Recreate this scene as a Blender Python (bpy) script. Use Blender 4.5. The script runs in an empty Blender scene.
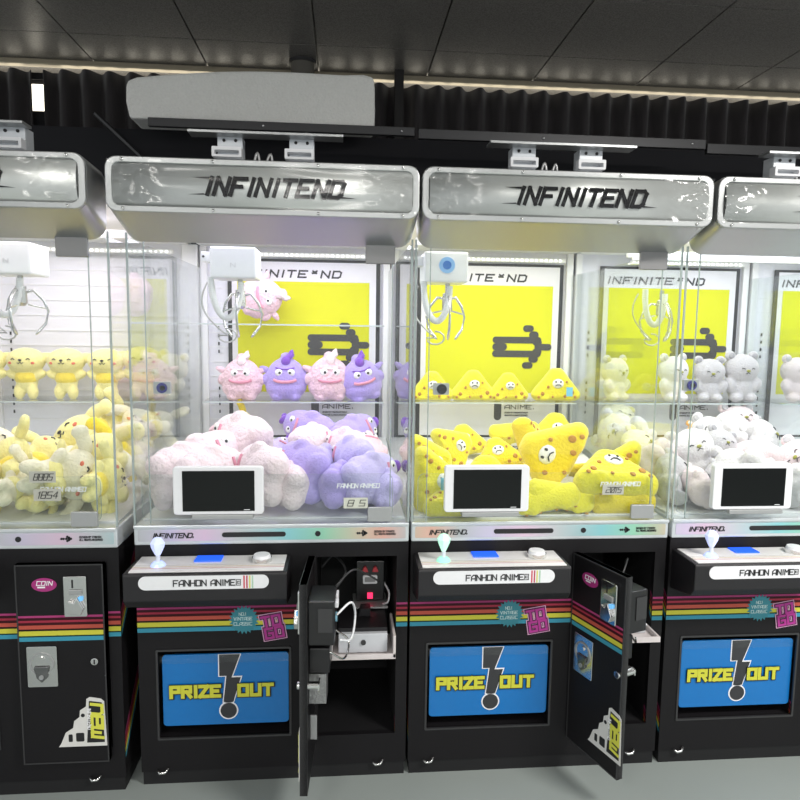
import bpy, bmesh, math, random
from mathutils import Vector, Matrix, noise
random.seed(7)
C = bpy.context.scene.collection
SC = bpy.context.scene
PI = math.pi

# ------------------------------------------------------------ camera
cd = bpy.data.cameras.new('camera'); cam = bpy.data.objects.new('camera', cd); C.objects.link(cam)
cd.sensor_width = 36; cd.lens = 36*665.93/800; cd.clip_start = .05
R_ = Vector((0.99643236, -0.08335691, 0.01319761)); U_ = Vector((-0.00413605, 0.10795822, 0.99414683)); F_ = Vector((0.08429379, 0.99065466, -0.10722829))
cam.matrix_world = Matrix(((R_.x, U_.x, -F_.x, .6329), (R_.y, U_.y, -F_.y, -2.0252), (R_.z, U_.z, -F_.z, 1.4506), (0, 0, 0, 1)))
SC.camera = cam
# ------------------------------------------------------------ world, exposure, room light
w = bpy.data.worlds.new('world'); SC.world = w; w.use_nodes = True
w.node_tree.nodes['Background'].inputs[0].default_value = (.80, .83, .85, 1)
w.node_tree.nodes['Background'].inputs[1].default_value = 1.1
SC.view_settings.view_transform = 'Standard'; SC.view_settings.look = 'None'
SC.view_settings.exposure = 0.0; SC.view_settings.gamma = 1.0; SC.view_settings.use_curve_mapping = False
SC.cycles.transparent_max_bounces = 40; SC.cycles.max_bounces = 8
SC.cycles.sample_clamp_indirect = 6.0
def area(name, loc, size, power, color=(1, 1, 1), rot=(0, 0, 0), sy=None, parent=None):
    l = bpy.data.lights.new(name, 'AREA'); l.energy = power; l.color = color; l.size = size
    if sy: l.shape = 'RECTANGLE'; l.size_y = sy
    o = bpy.data.objects.new(name, l); C.objects.link(o); o.location = loc; o.rotation_euler = rot
    if parent: o.parent = parent
    return o
area('ceiling_lamp', (2.8, -1.9, 2.80), 1.2, 115, (1, .97, .93), sy=.3)
area('ceiling_lamp', (-.9, -3.2, 2.80), 1.2, 45, (1, .97, .93), sy=.3)
area('ceiling_lamp', (.9, -4.4, 2.80), 1.6, 80, (1, .97, .93), sy=.3)

# ------------------------------------------------------------ materials
MC = {}
def nt(name):
    m = bpy.data.materials.new(name); m.use_nodes = True
    return m, m.node_tree, m.node_tree.nodes['Principled BSDF']
def mat(name, col, rough=.5, metal=0, emit=0, bump=0, scale=60, var=0, sheen=0, spec=.5, ecol=None, alpha=1):
    if name in MC: return MC[name]
    m, t, b = nt(name); N = t.nodes; L = t.links
    b.inputs['Base Color'].default_value = (*col, 1); b.inputs['Roughness'].default_value = rough
    b.inputs['Metallic'].default_value = metal; b.inputs['Specular IOR Level'].default_value = spec
    if emit: b.inputs['Emission Color'].default_value = (*(ecol or col), 1); b.inputs['Emission Strength'].default_value = emit
    if sheen: b.inputs['Sheen Weight'].default_value = sheen; b.inputs['Sheen Roughness'].default_value = .5
    if alpha < 1: b.inputs['Alpha'].default_value = alpha
    tc = N.new('ShaderNodeTexCoord'); no = N.new('ShaderNodeTexNoise'); no.inputs['Scale'].default_value = scale; no.inputs['Detail'].default_value = 4
    L.new(tc.outputs['Object'], no.inputs['Vector'])
    if bump:
        bp = N.new('ShaderNodeBump'); bp.inputs['Strength'].default_value = bump; bp.inputs['Distance'].default_value = .01
        L.new(no.outputs['Fac'], bp.inputs['Height']); L.new(bp.outputs[0], b.inputs['Normal'])
    v = var or .04
    mr = N.new('ShaderNodeMapRange'); mr.inputs['To Min'].default_value = 1-v; mr.inputs['To Max'].default_value = 1+v
    L.new(no.outputs['Fac'], mr.inputs['Value'])
    mx = N.new('ShaderNodeVectorMath'); mx.operation = 'SCALE'; mx.inputs[0].default_value = col
    L.new(mr.outputs[0], mx.inputs['Scale']); L.new(mx.outputs[0], b.inputs['Base Color'])
    MC[name] = m
    return m
def glass_mat(name='clear_glass', tint=(.97, .985, .98), r0=.04, k=.96, rough=0.0):
    if name in MC: return MC[name]
    m = bpy.data.materials.new(name); m.use_nodes = True; t = m.node_tree; N = t.nodes; L = t.links
    for n in list(N): N.remove(n)
    out = N.new('ShaderNodeOutputMaterial'); mix = N.new('ShaderNodeMixShader'); tr = N.new('ShaderNodeBsdfTransparent'); gl = N.new('ShaderNodeBsdfGlossy')
    tr.inputs[0].default_value = (*tint, 1); gl.inputs['Roughness'].default_value = rough
    lw = N.new('ShaderNodeLayerWeight'); lw.inputs['Blend'].default_value = .5
    p = N.new('ShaderNodeMath'); p.operation = 'POWER'; p.inputs[1].default_value = 5; L.new(lw.outputs['Facing'], p.inputs[0])
    a = N.new('ShaderNodeMath'); a.operation = 'MULTIPLY_ADD'; a.inputs[1].default_value = k; a.inputs[2].default_value = r0; L.new(p.outputs[0], a.inputs[0])
    L.new(a.outputs[0], mix.inputs[0]); L.new(tr.outputs[0], mix.inputs[1]); L.new(gl.outputs[0], mix.inputs[2]); L.new(mix.outputs[0], out.inputs[0])
    MC[name] = m
    return m
GLASS = glass_mat()
FILM = glass_mat('plastic_film', (.97, .98, .97), .045, .7, .14)

STRIPES = [(.505, .518, (.05, .30, .42)), (.518, .5225, (.003, .03, .02)), (.5225, .537, (.62, .60, .06)), (.537, .543, (.02, .006, .004)), (.543, .555, (.50, .09, .06)),
           (.555, .563, (.05, .003, .006)), (.563, .570, (.36, .03, .06)), (.570, .578, (.04, .002, .008)), (.578, .585, (.42, .05, .18))]
def stripe_mat():
    m, t, b = nt('black_body_with_rainbow_stripes'); N = t.nodes; L = t.links
    b.inputs['Roughness'].default_value = .5; b.inputs['Specular IOR Level'].default_value = .25
    tc = N.new('ShaderNodeTexCoord'); sx = N.new('ShaderNodeSeparateXYZ'); L.new(tc.outputs['Object'], sx.inputs[0])
    base = (.0085, .0078, .009)
    def M(op, a, b_=None, c=None):
        n = N.new('ShaderNodeMath'); n.operation = op
        for i, v in enumerate((a, b_, c)):
            if v is None: continue
            if isinstance(v, (int, float)): n.inputs[i].default_value = v
            else: L.new(v, n.inputs[i])
        return n.outputs[0]
    yy = M('MAXIMUM', M('SUBTRACT', sx.outputs['Y'], .004), 0)
    tt = M('SUBTRACT', sx.outputs['Z'], yy)
    def ramp(v):
        mr = N.new('ShaderNodeMapRange'); mr.inputs['From Min'].default_value = .48; mr.inputs['From Max'].default_value = .60; L.new(v, mr.inputs['Value'])
        r = N.new('ShaderNodeValToRGB'); r.color_ramp.interpolation = 'CONSTANT'; e = r.color_ramp.elements
        e[0].position = 0; e[0].color = (*base, 1); e[1].position = (.585-.48)/.12; e[1].color = (*base, 1)
        for z0, z1, c in STRIPES:
            q = e.new((z0-.48)/.12); q.color = (*c, 1)
        L.new(mr.outputs[0], r.inputs[0]); return r.outputs[0]
    r1 = ramp(tt); r2 = ramp(M('ADD', tt, .40))
    sn = N.new('ShaderNodeSeparateXYZ'); L.new(tc.outputs['Normal'], sn.inputs[0])
    side = M('MULTIPLY', M('GREATER_THAN', M('ABSOLUTE', sn.outputs['X']), .5), M('GREATER_THAN', yy, .002)); front = M('LESS_THAN', sn.outputs['Y'], -.5)
    g = side
    mx = N.new('ShaderNodeMix'); mx.data_type = 'RGBA'; mx.blend_type = 'LIGHTEN'
    L.new(g, mx.inputs['Factor']); L.new(r1, mx.inputs['A']); L.new(r2, mx.inputs['B'])
    m2 = N.new('ShaderNodeMix'); m2.data_type = 'RGBA'; m2.inputs['A'].default_value = (*base, 1); L.new(M('MAXIMUM', side, front), m2.inputs['Factor']); L.new(mx.outputs['Result'], m2.inputs['B'])
    L.new(m2.outputs['Result'], b.inputs['Base Color'])
    no = N.new('ShaderNodeTexNoise'); no.inputs['Scale'].default_value = 500; bp = N.new('ShaderNodeBump'); bp.inputs['Strength'].default_value = .25; bp.inputs['Distance'].default_value = .002
    L.new(tc.outputs['Object'], no.inputs['Vector']); L.new(no.outputs['Fac'], bp.inputs['Height']); L.new(bp.outputs[0], b.inputs['Normal'])
    return m
BODY = stripe_mat()
BLACK = mat('black_laminate', (.011, .010, .012), .45, bump=.15, scale=500)
INNER = mat('black_bay_lining', (.005, .005, .006), .7)
DGREY = mat('dark_grey_edge', (.05, .05, .052), .35, .3)
SILVER = mat('silver_powder_coat', (.40, .41, .41), .34, .75, bump=.05, scale=300)
BAND = mat('white_silver_trim', (.66, .70, .72), .28, .35)
SIGN = mat('brushed_sign_metal', (.58, .59, .58), .34, .5, bump=.06, scale=40)
CHROME = mat('chrome', (.75, .75, .74), .18, 1)
GREYPL = mat('grey_lock_plate', (.42, .43, .43), .4, .5)
WHITE = mat('white_enamel', (.80, .80, .82), .35)
WALLW = mat('white_cabinet_liner', (.74, .74, .80), .45)
WPLAS = mat('white_plastic', (.82, .83, .85), .3)
SCREEN = mat('black_screen', (.004, .005, .005), .10, spec=.3)
MATTE = mat('matte_black_print', (.008, .008, .009), .9, spec=.1)
INK = mat('black_ink', (.012, .012, .014), .5)
WINK = mat('white_ink', (.9, .9, .92), .5)
GEDGE = mat('glass_edge_strip', (.40, .47, .46), .2, 0, alpha=.75)
def holo(shift):
    k = 'holographic_inlay_%d' % int(shift*100)
    m, t, b = nt(k); N = t.nodes; L = t.links
    tc = N.new('ShaderNodeTexCoord'); sx = N.new('ShaderNodeSeparateXYZ'); L.new(tc.outputs['Object'], sx.inputs[0])
    mr = N.new('ShaderNodeMath'); mr.operation = 'MULTIPLY_ADD'; mr.inputs[1].default_value = 1.19; mr.inputs[2].default_value = shift; L.new(sx.outputs['X'], mr.inputs[0])
    fr = N.new('ShaderNodeMath'); fr.operation = 'FRACT'; L.new(mr.outputs[0], fr.inputs[0])
    r = N.new('ShaderNodeValToRGB'); e = r.color_ramp.elements
    cols = [(0, (.52, .55, .56)), (.12, (.62, .58, .72)), (.25, (.74, .56, .70)), (.38, (.55, .60, .62)), (.55, (.28, .62, .66)), (.68, (.33, .66, .48)), (.80, (.60, .55, .42)), (.90, (.78, .45, .38)), (1, (.52, .55, .56))]
    e[0].color = (*cols[0][1], 1); e[1].color = (*cols[-1][1], 1)
    for p, c in cols[1:-1]: q = e.new(p); q.color = (*c, 1)
    L.new(fr.outputs[0], r.inputs[0]); L.new(r.outputs[0], b.inputs['Base Color']); b.inputs['Roughness'].default_value = .3; b.inputs['Metallic'].default_value = .25
    return m

# ------------------------------------------------------------ mesh helpers
class MB:
    def __init__(s): s.b = bmesh.new()
    def box(s, x0, x1, y0, y1, z0, z1):
        v = [s.b.verts.new(p) for p in ((x0, y0, z0), (x1, y0, z0), (x1, y1, z0), (x0, y1, z0), (x0, y0, z1), (x1, y0, z1), (x1, y1, z1), (x0, y1, z1))]
        for f in ((0, 3, 2, 1), (4, 5, 6, 7), (0, 1, 5, 4), (1, 2, 6, 5), (2, 3, 7, 6), (3, 0, 4, 7)): s.b.faces.new([v[i] for i in f])
        return s
    def prism(s, pts, y0, y1, cap=True):          # pts (x,z) counter-clockwise seen from -y
        a = [s.b.verts.new((x, y0, z)) for x, z in pts]; c = [s.b.verts.new((x, y1, z)) for x, z in pts]; n = len(pts)
        for i in range(n): s.b.faces.new((a[i], c[i], c[(i+1) % n], a[(i+1) % n]))
        if cap: s.b.faces.new(a); s.b.faces.new(c[::-1])
        return s
    def prismx(s, pts, x0, x1):                   # pts (y,z)
        a = [s.b.verts.new((x0, y, z)) for y, z in pts]; c = [s.b.verts.new((x1, y, z)) for y, z in pts]; n = len(pts)
        for i in range(n): s.b.faces.new((a[i], a[(i+1) % n], c[(i+1) % n], c[i]))
        s.b.faces.new(a[::-1]); s.b.faces.new(c); return s
    def ring(s, outer, inner, y0, y1):            # frame between two equal-length outlines
        n = len(outer); V = [[s.b.verts.new((x, y, z)) for x, z in P] for P, y in ((outer, y0), (inner, y0), (outer, y1), (inner, y1))]
        for i in range(n):
            j = (i+1) % n
            s.b.faces.new((V[0][i], V[0][j], V[1][j], V[1][i])); s.b.faces.new((V[2][i], V[3][i], V[3][j], V[2][j]))
            s.b.faces.new((V[0][i], V[2][i], V[2][j], V[0][j])); s.b.faces.new((V[1][i], V[1][j], V[3][j], V[3][i]))
        return s
    def loft(s, loops, cap=True):
        L = [[s.b.verts.new(p) for p in lp] for lp in loops]; n = len(L[0])
        for a, c in zip(L, L[1:]):
            for i in range(n): s.b.faces.new((a[i], a[(i+1) % n], c[(i+1) % n], c[i]))
        if cap: s.b.faces.new(L[0][::-1]); s.b.faces.new(L[-1])
        return s
    def wire(s, pts, r, seg=6):
        P = [Vector(p) for p in pts]; Q = [P[0]*2-P[1]]+P+[P[-1]*2-P[-2]]; out = []
        for i in range(1, len(Q)-2):
            for k in range(6):
                t = k/6; a, b, c, d = Q[i-1:i+3]; out.append(.5*((2*b)+(c-a)*t+(2*a-5*b+4*c-d)*t*t+(3*b-a-3*c+d)*t**3))
        out.append(P[-1]); return s.tube(out, r, seg)
    def tube(s, pts, r, seg=10, cap=True):
        pts = [Vector(p) for p in pts]; rr = r if isinstance(r, (list, tuple)) else [r]*len(pts); loops = []
        up = Vector((.13, .31, .94)).normalized()
        for i, p in enumerate(pts):
            d = (pts[min(i+1, len(pts)-1)]-pts[max(i-1, 0)]).normalized()
            a = d.cross(up)
            if a.length < .05: a = d.cross(Vector((1, 0, 0)))
            a.normalize(); b = d.cross(a).normalized()
            loops.append([p+(a*math.cos(2*PI*k/seg)+b*math.sin(2*PI*k/seg))*rr[i] for k in range(seg)])
        return s.loft(loops, cap)
    def ball(s, c, r, sub=2, rot=None):
        if isinstance(r, (int, float)): r = (r, r, r)
        M = Matrix.Translation(c) @ (rot.to_matrix().to_4x4() if rot else Matrix.Identity(4)) @ Matrix.Diagonal((*r, 1))
        bmesh.ops.create_icosphere(s.b, subdivisions=sub, radius=1, matrix=M); return s
    def build(s, name, m, parent=None, smooth=False, bevel=0, loc=None):
        bmesh.ops.recalc_face_normals(s.b, faces=s.b.faces)
        me = bpy.data.meshes.new(name); s.b.to_mesh(me); s.b.free(); me.materials.append(m)
        if smooth:
            for p in me.polygons: p.use_smooth = True
        o = bpy.data.objects.new(name, me); C.objects.link(o)
        if parent: o.parent = parent
        if loc: o.location = loc
        if bevel:
            bv = o.modifiers.new('bevel', 'BEVEL'); bv.width = bevel; bv.segments = 2; bv.limit_method = 'ANGLE'
        return o
def rrect(x0, x1, z0, z1, r, n=5):
    P = []
    for cx, cz, a0 in ((x1-r, z0+r, -90), (x1-r, z1-r, 0), (x0+r, z1-r, 90), (x0+r, z0+r, 180)):
        for k in range(n+1):
            a = math.radians(a0+90*k/n); P.append((cx+r*math.cos(a), cz+r*math.sin(a)))
    return P
def circ(x, z, r, n=24): return [(x+r*math.cos(2*PI*k/n), z+r*math.sin(2*PI*k/n)) for k in range(n)]
def empty(name, loc, label=None, cat=None, group=None, rz=0, kind=None):
    o = bpy.data.objects.new(name, None); C.objects.link(o); o.location = loc; o.rotation_euler = (0, 0, rz); o.empty_display_size = .05
    tag(o, label, cat, group, kind); return o
def tag(o, label=None, cat=None, group=None, kind=None):
    for k, v in (('label', label), ('category', cat), ('group', group), ('kind', kind)):
        if v: o[k] = v
    return o
# stroke lettering on a 4 x 6 grid
G = {'4': '30 36|36 02 42', '6': '46 06 00 40 43 03', '7': '06 46 20', '9': '40 46 06 03 43', 'Q': '00 06 46 40 00|22 40', 'A': '00 04 26 46 40|02 42', 'B': '00 06 36 45 34 03|33 42 41 30 00', 'C': '46 06 00 40', 'D': '00 06 36 45 41 30 00', 'E': '46 06 00 40|03 33', 'F': '46 06 00|03 33',
     'G': '46 06 00 40 43 23', 'H': '00 06|40 46|03 43', 'I': '20 26', 'J': '46 40 00 02', 'K': '00 06|46 03 40', 'L': '06 00 40', 'M': '00 06 23 46 40', 'N': '00 06 40 46',
     'O': '00 06 46 40 00', 'P': '00 06 46 43 03', 'R': '00 06 46 43 03|23 40', 'S': '46 06 03 43 40 00', 'T': '06 46|26 20', 'U': '06 00 40 46', 'V': '06 20 46',
     'W': '06 10 24 30 46', 'X': '00 46|06 40', 'Y': '06 23 46|23 20', 'Z': '06 46 00 40', '0': '00 06 46 40 00 46', '1': '15 26 20', '2': '06 46 43 03 00 40', '3': '06 46 40 00|13 43',
     '5': '46 06 03 43 40 00', '8': '00 06 46 40 00|03 43', '.': '20 21', '*': '14 36|16 34|14 34', '-': '13 33', 'n': '00 04 34 43 40', 'e': '02 42 44 04 00 40', 'w': '04 00 40 44|20 23', '@': '32 12 14 34|00 06 46 40 00', ' ': ''}
LO = [0]
def letters(mb, txt, x, z, h, adv=1.35, wt=.16, shear=0, wr=.72, y=0, depth=.0012, fn=None, ang=0):
    """lettering as thin solid strokes; x,z = lower left; h = height; returns end x"""
    cw = h*wr; ca, sa = math.cos(ang), math.sin(ang); x0, z0 = x, z; cur = 0
    for ch in txt:
        g = G[ch]; nar = ch in 'I1.'
        for pl in (g.split('|') if g else []):
            P = []
            for q in pl.split():
                gx, gz = int(q[0]), int(q[1])
                if nar: gx -= 1.3
                P.append(Vector((cur+gx/4*cw+shear*gz/6*h, gz/6*h)))
            for i, (a, b) in enumerate(zip(P, P[1:])):
                ww = wt*.5 if ch == '@' else wt; d = (b-a).normalized(); n = Vector((-d.y, d.x))*h*ww/2; a2 = a-d*h*ww/2; b2 = b+d*h*ww/2
                LO[0] = (LO[0]+4e-5) % 6e-4
                quad = [a2-n, b2-n, b2+n, a2+n]; out = []
                for v in quad:
                    X = x0+v.x*ca-v.y*sa; Z = z0+v.x*sa+v.y*ca
                    yy = (fn(X, Z) if fn else y)-LO[0]
                    out.append((X, yy, Z))
                f = [mb.b.verts.new(p) for p in out]; k = [mb.b.verts.new((p[0], p[1]-depth, p[2])) for p in out]
                mb.b.faces.new(f); mb.b.faces.new(k[::-1])
                for j in range(4): mb.b.faces.new((f[j], k[j], k[(j+1) % 4], f[(j+1) % 4]))
        cur += cw*adv*(.5 if nar else (.6 if ch == ' ' else 1))
    return x0+cur*ca
def textw(txt, h, adv=1.35, wr=.72):
    return sum(h*wr*adv*(.5 if ch in 'I1.' else (.6 if ch == ' ' else 1)) for ch in txt)-h*wr*(adv-1)
def text(name, txt, x0, x1, z0, h, m, parent, y, **k):
    adv = k.get('adv', 1.35); W = textw(txt, h, adv, 1.0); wr = (x1-x0)/W
    mb = MB(); letters(mb, txt, x0, z0, h, y=y, wr=wr, **k); return mb.build(name, m, parent)

# ------------------------------------------------------------ room
def struct(o): o['kind'] = 'structure'; return o
fm, ft, fb = nt('grey_resin_floor')
tc = ft.nodes.new('ShaderNodeTexCoord'); no = ft.nodes.new('ShaderNodeTexNoise'); no.inputs['Scale'].default_value = 1.4; no.inputs['Detail'].default_value = 6
rp = ft.nodes.new('ShaderNodeValToRGB'); rp.color_ramp.elements[0].color = (.29, .33, .32, 1); rp.color_ramp.elements[1].color = (.37, .41, .39, 1)
ft.links.new(tc.outputs['Object'], no.inputs['Vector']); ft.links.new(no.outputs['Fac'], rp.inputs[0]); ft.links.new(rp.outputs[0], fb.inputs['Base Color']); fb.inputs['Roughness'].default_value = .38
struct(MB().box(-4, 6, -5.5, 2.3, -.1, 0).build('floor', fm))
# ceiling of 0.6 m tiles, seams cut as real gaps
TX0, TY1 = -.7104, 1.848
cm, ct, cb = nt('dark_ceiling_tile')
tc = ct.nodes.new('ShaderNodeTexCoord'); no = ct.nodes.new('ShaderNodeTexNoise'); no.inputs['Scale'].default_value = 160; no.inputs['Detail'].default_value = 3
rp = ct.nodes.new('ShaderNodeValToRGB'); rp.color_ramp.elements[0].color = (.15, .14, .13, 1); rp.color_ramp.elements[0].position = .35; rp.color_ramp.elements[1].color = (.29, .275, .255, 1); rp.color_ramp.elements[1].position = .65
bp = ct.nodes.new('ShaderNodeBump'); bp.inputs['Strength'].default_value = .3; bp.inputs['Distance'].default_value = .004
ct.links.new(tc.outputs['Object'], no.inputs['Vector']); ct.links.new(no.outputs['Fac'], rp.inputs[0]); ct.links.new(rp.outputs[0], cb.inputs['Base Color']); ct.links.new(no.outputs['Fac'], bp.inputs['Height']); ct.links.new(bp.outputs[0], cb.inputs['Normal'])
cb.inputs['Roughness'].default_value = .33; cb.inputs['Specular IOR Level'].default_value = .6
mb = MB()
for i in range(-6, 12):
    for j in range(0, 13):
        x0 = TX0+.6*i; y1 = TY1-.35-.6*(j-1) if j else TY1
        y0 = TY1-.35-.6*j
        mb.box(x0+.004, x0+.596, y0+.004, y1-.004, 2.852, 2.87)
mb.box(-4.3, 6.5, -5.8, 2.4, 2.871, 2.93)
struct(mb.build('ceiling', cm))
blackwall = mat('black_painted_wall', (.010, .010, .013), .8, bump=.1, scale=80)
struct(MB().box(-4, 6, 2.15, 2.3, 0, 2.85).build('wall_back', blackwall))
brass = mat('cream_gold_trim', (.42, .37, .27), .35, .6)
struct(MB().box(-4, 6, 1.835, 1.885, 2.822, 2.851).build('trim_1', brass, bevel=.004))
# strip window hidden behind the curtain, daylight shows through its gaps
wg = mat('daylit_window_pane', (.9, .88, .8), .5, emit=2.2, ecol=(1, .93, .78))
win = struct(MB().box(-4, 6, 2.13, 2.145, 2.35, 2.815).build('window_1', wg))
# curtain: pleated cloth with a parting and a wavy hem at the rod
curt = mat('black_curtain_cloth', (.028, .023, .024), .75, bump=.1, scale=300, sheen=.3)
def curtain(x0, x1, seed):
    mb = MB(); n = int((x1-x0)/.012); rows = 8; rnd = random.Random(seed); ph = rnd.random()*6
    g = []
    for i in range(n+1):
        x = x0+(x1-x0)*i/n
        top = 2.797+.010*noise.noise(Vector((x*2.2+seed, 0, 3)))+.003*noise.noise(Vector((x*11, 2, 3)))
        col = []
        for j in range(rows+1):
            z = top-(top-1.9)*j/rows
            y = 1.86+.034*math.sin(x*52+ph+1.5*noise.noise(Vector((x*1.7, z*.4, seed))))+.02*noise.noise(Vector((x*9, z*.8, seed)))
            col.append(mb.b.verts.new((x, y, z)))
        g.append(col)
    for i in range(n):
        for j in range(rows): mb.b.faces.new((g[i][j], g[i][j+1], g[i+1][j+1], g[i+1][j]))
    o = mb.build('pleated_curtain', curt, smooth=True); so = o.modifiers.new('thickness', 'SOLIDIFY'); so.thickness = .004
    return o
tag(curtain(-3.4, -1.037, 1), 'black pleated curtain left of the bright gap, far left end', 'curtain')
tag(curtain(-.972, .93, 2), 'black pleated curtain behind the white foam slab', 'curtain')
tag(curtain(.945, 5.2, 3), 'black pleated curtain right of the dark post, above the steel rails', 'curtain')
# daylight flap bits: parted edge blocks most of the gap
tag(MB().box(-1.10, -.90, 1.90, 1.905, 1.9, 2.60).build('blackout_board', blackwall), 'black board covering the window below the bright gap', 'board')
tag(MB().box(-1.10, -.90, 1.90, 1.905, 2.765, 2.80).build('curtain_rail_cover', blackwall), 'short black cover above the bright gap in the curtain', 'curtain rail')
# partition behind machines with steel rails on top
part = mat('black_partition_board', (.008, .008, .011), .85)
tag(MB().box(-3.2, 5.2, 1.30, 1.33, 0, 2.36).build('partition_board', part), 'black partition board standing behind the row of machines', 'partition')
raild = mat('dark_steel_rail', (.06, .06, .062), .4, .6)
def rail(x0, x1, z0, z1, lab):
    r = empty('steel_rail', ((x0+x1)/2, 1.0, z0), lab, 'rail'); mx = (x0+x1)/2
    MB().box(x0-mx, x1-mx, -.012, .012, 0, z1-z0).build('bar', raild, r, bevel=.002)
    for k in range(2):
        x = (x0-mx)*.15 if k else (x1-mx)*.9
        MB().ball((x, -.013, (z1-z0)/2), .006).build('screw', CHROME, r, smooth=True)
rail(-.20, .938, 2.290, 2.326, 'dark steel rail running beneath the white foam slab')
rail(.955, 2.272, 2.280, 2.322, 'dark steel rail above the third machine, right of the dark post')
rail(2.28, 3.9, 2.262, 2.306, 'dark steel rail at far right, continuing past the second rail end')
tag(MB().tube([(-.52, 1.289, 2.42), (-.25, 1.289, 2.17)], .011, 6).build('steel_brace', raild), 'thin diagonal steel brace above the gap between the first two machines', 'brace')
tag(MB().box(.903, .953, 1.76, 1.81, 2.0, 2.852).build('dark_post', mat('dark_brown_post', (.014, .012, .011), .6), bevel=.003), 'dark square post from the ceiling to the rail', 'post')
duct = empty('ceiling_duct', (.41, 1.70, 2.852), 'grey pipe end coming down from the ceiling above the foam slab', 'duct')
MB().tube([(0, 0, 0), (0, 0, -.17)], .062, 24).build('pipe', mat('grey_brown_duct', (.13, .12, .10), .5), duct, smooth=False)
MB().tube([(0, 0, -.005), (0, 0, -.02)], .072, 24).build('collar', raild, duct)
# foam slab with rounded ends
foamm = mat('white_pearl_foam', (.84, .84, .80), .8, bump=.6, scale=110, var=.08)
P = []
for k in range(25):
    u = k/24; x = -.298+1.056*u; P.append((x, 2.497+.060*u+.022*math.sin(PI*min(1, u*1.15))))
P[0] = (-.30, 2.462); P.insert(1, (-.293, 2.487)); P[-1] = (.757, 2.545)
pts = [(.764, 2.331), (.766, 2.40), (.764, 2.50)] + P[::-1] + [(-.302, 2.40), (-.288, 2.331)]
o = MB().prism(pts, 1.03, 1.20).build('foam_slab', foamm, bevel=.012)
tag(o, 'long white rough foam slab lying on the rail above the second machine', 'foam slab')

# ------------------------------------------------------------ claw machine
W = .836
HX = [(-.147, 1.749), (0, 1.690)]
def bulge(z):   # depth of the curved sign between z 1.765 and 1.878
    u = (z-1.8215)/.058
    return -.150-.016*max(0, 1-u*u)
def header(root, seed):
    h = MB()
    n0 = [(x, -.147, z) for x, z in rrect(0, W, 1.749, 1.893, .03)]
    n1 = [(x, -.10, z) for x, z in rrect(0, W, 1.728, 1.893, .036)]
    n2 = [(x, -.002, z) for x, z in rrect(.002, W-.002, 1.690, 1.893, .045)]
    h.loft([n0, n1, n2]); ho = h.build('header_box', SILVER, root, smooth=True)
    e = ho.modifiers.new('edge', 'EDGE_SPLIT'); e.split_angle = .7
    MB().ring(rrect(.0, W, 1.749, 1.893, .03), rrect(.020, W-.020, 1.767, 1.876, .018), -.158, -.147).build('header_frame', SILVER, root, bevel=.003)
    # curved sign
    mb = MB(); g = []; nz = 14
    for i in (0, 1):
        g.append([mb.b.verts.new((.02 if i == 0 else W-.02, bulge(1.766+.111*j/nz), 1.766+.111*j/nz)) for j in range(nz+1)])
    for j in range(nz): mb.b.faces.new((g[0][j], g[1][j], g[1][j+1], g[0][j+1]))
    s = mb.build('sign_panel', SIGN, root, smooth=True); so = s.modifiers.new('thickness', 'SOLIDIFY'); so.thickness = .002; so.offset = 1
    fn = lambda X, Z: bulge(Z)-.006
    mb = MB(); txt = 'INFINITEND'; x0, x1 = .262, .640; wr = (x1-x0-.02)/textw(txt, .042, 1.46, 1.0)
    letters(mb, txt, x0, 1.7985, .042, adv=1.46, wt=.25, shear=.32, wr=wr, fn=fn)
    def tri(P):
        f = [mb.b.verts.new((x, bulge(z)-.0065, z)) for x, z in P]; mb.b.faces.new(f)
    tri([(.215, 1.7965), (.258, 1.800), (.262, 1.7965)]); tri([(.226, 1.841), (.278, 1.8435), (.274, 1.837)]); tri([(.62, 1.7965), (.668, 1.7965), (.62, 1.8015)])
    mb.build('lettering', MATTE, s)
    # screws
    for x, z in ((.045, 1.8845), (.28, 1.8845), (.56, 1.8845), (.79, 1.8845), (.045, 1.7575), (.28, 1.7575), (.56, 1.7575), (.79, 1.7575)):
        MB().ball((x, -.160, z), (.0045, .003, .0045), 2).build('screw', CHROME, root, smooth=True)
    # loose film: crumpled at both ends
    mb = MB(); nx, nz = 120, 22; g = []
    for i in range(nx+1):
        x = .012+(W-.024)*i/nx; ed = max(0, 1-min(x, W-x)/.16); c = []
        for j in range(nz+1):
            z = 1.760+.122*j/nz; dd = min(j, nz-j)/nz
            y = -.176+.014*ed*(noise.noise(Vector((x*34, z*40, seed*7)))+abs(noise.noise(Vector((x*12, z*70+x*60, seed)))))+.0008*noise.noise(Vector((x*7, z*55, seed)))-.004*ed*max(0, .5-dd)*math.sin(x*60+seed)
            c.append(mb.b.verts.new((x, min(y, -.1595), z)))
        g.append(c)
    for i in range(nx):
        for j in range(nz): mb.b.faces.new((g[i][j], g[i+1][j], g[i+1][j+1], g[i][j+1]))
    mb.build('plastic_film', FILM, root, smooth=True)
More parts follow.
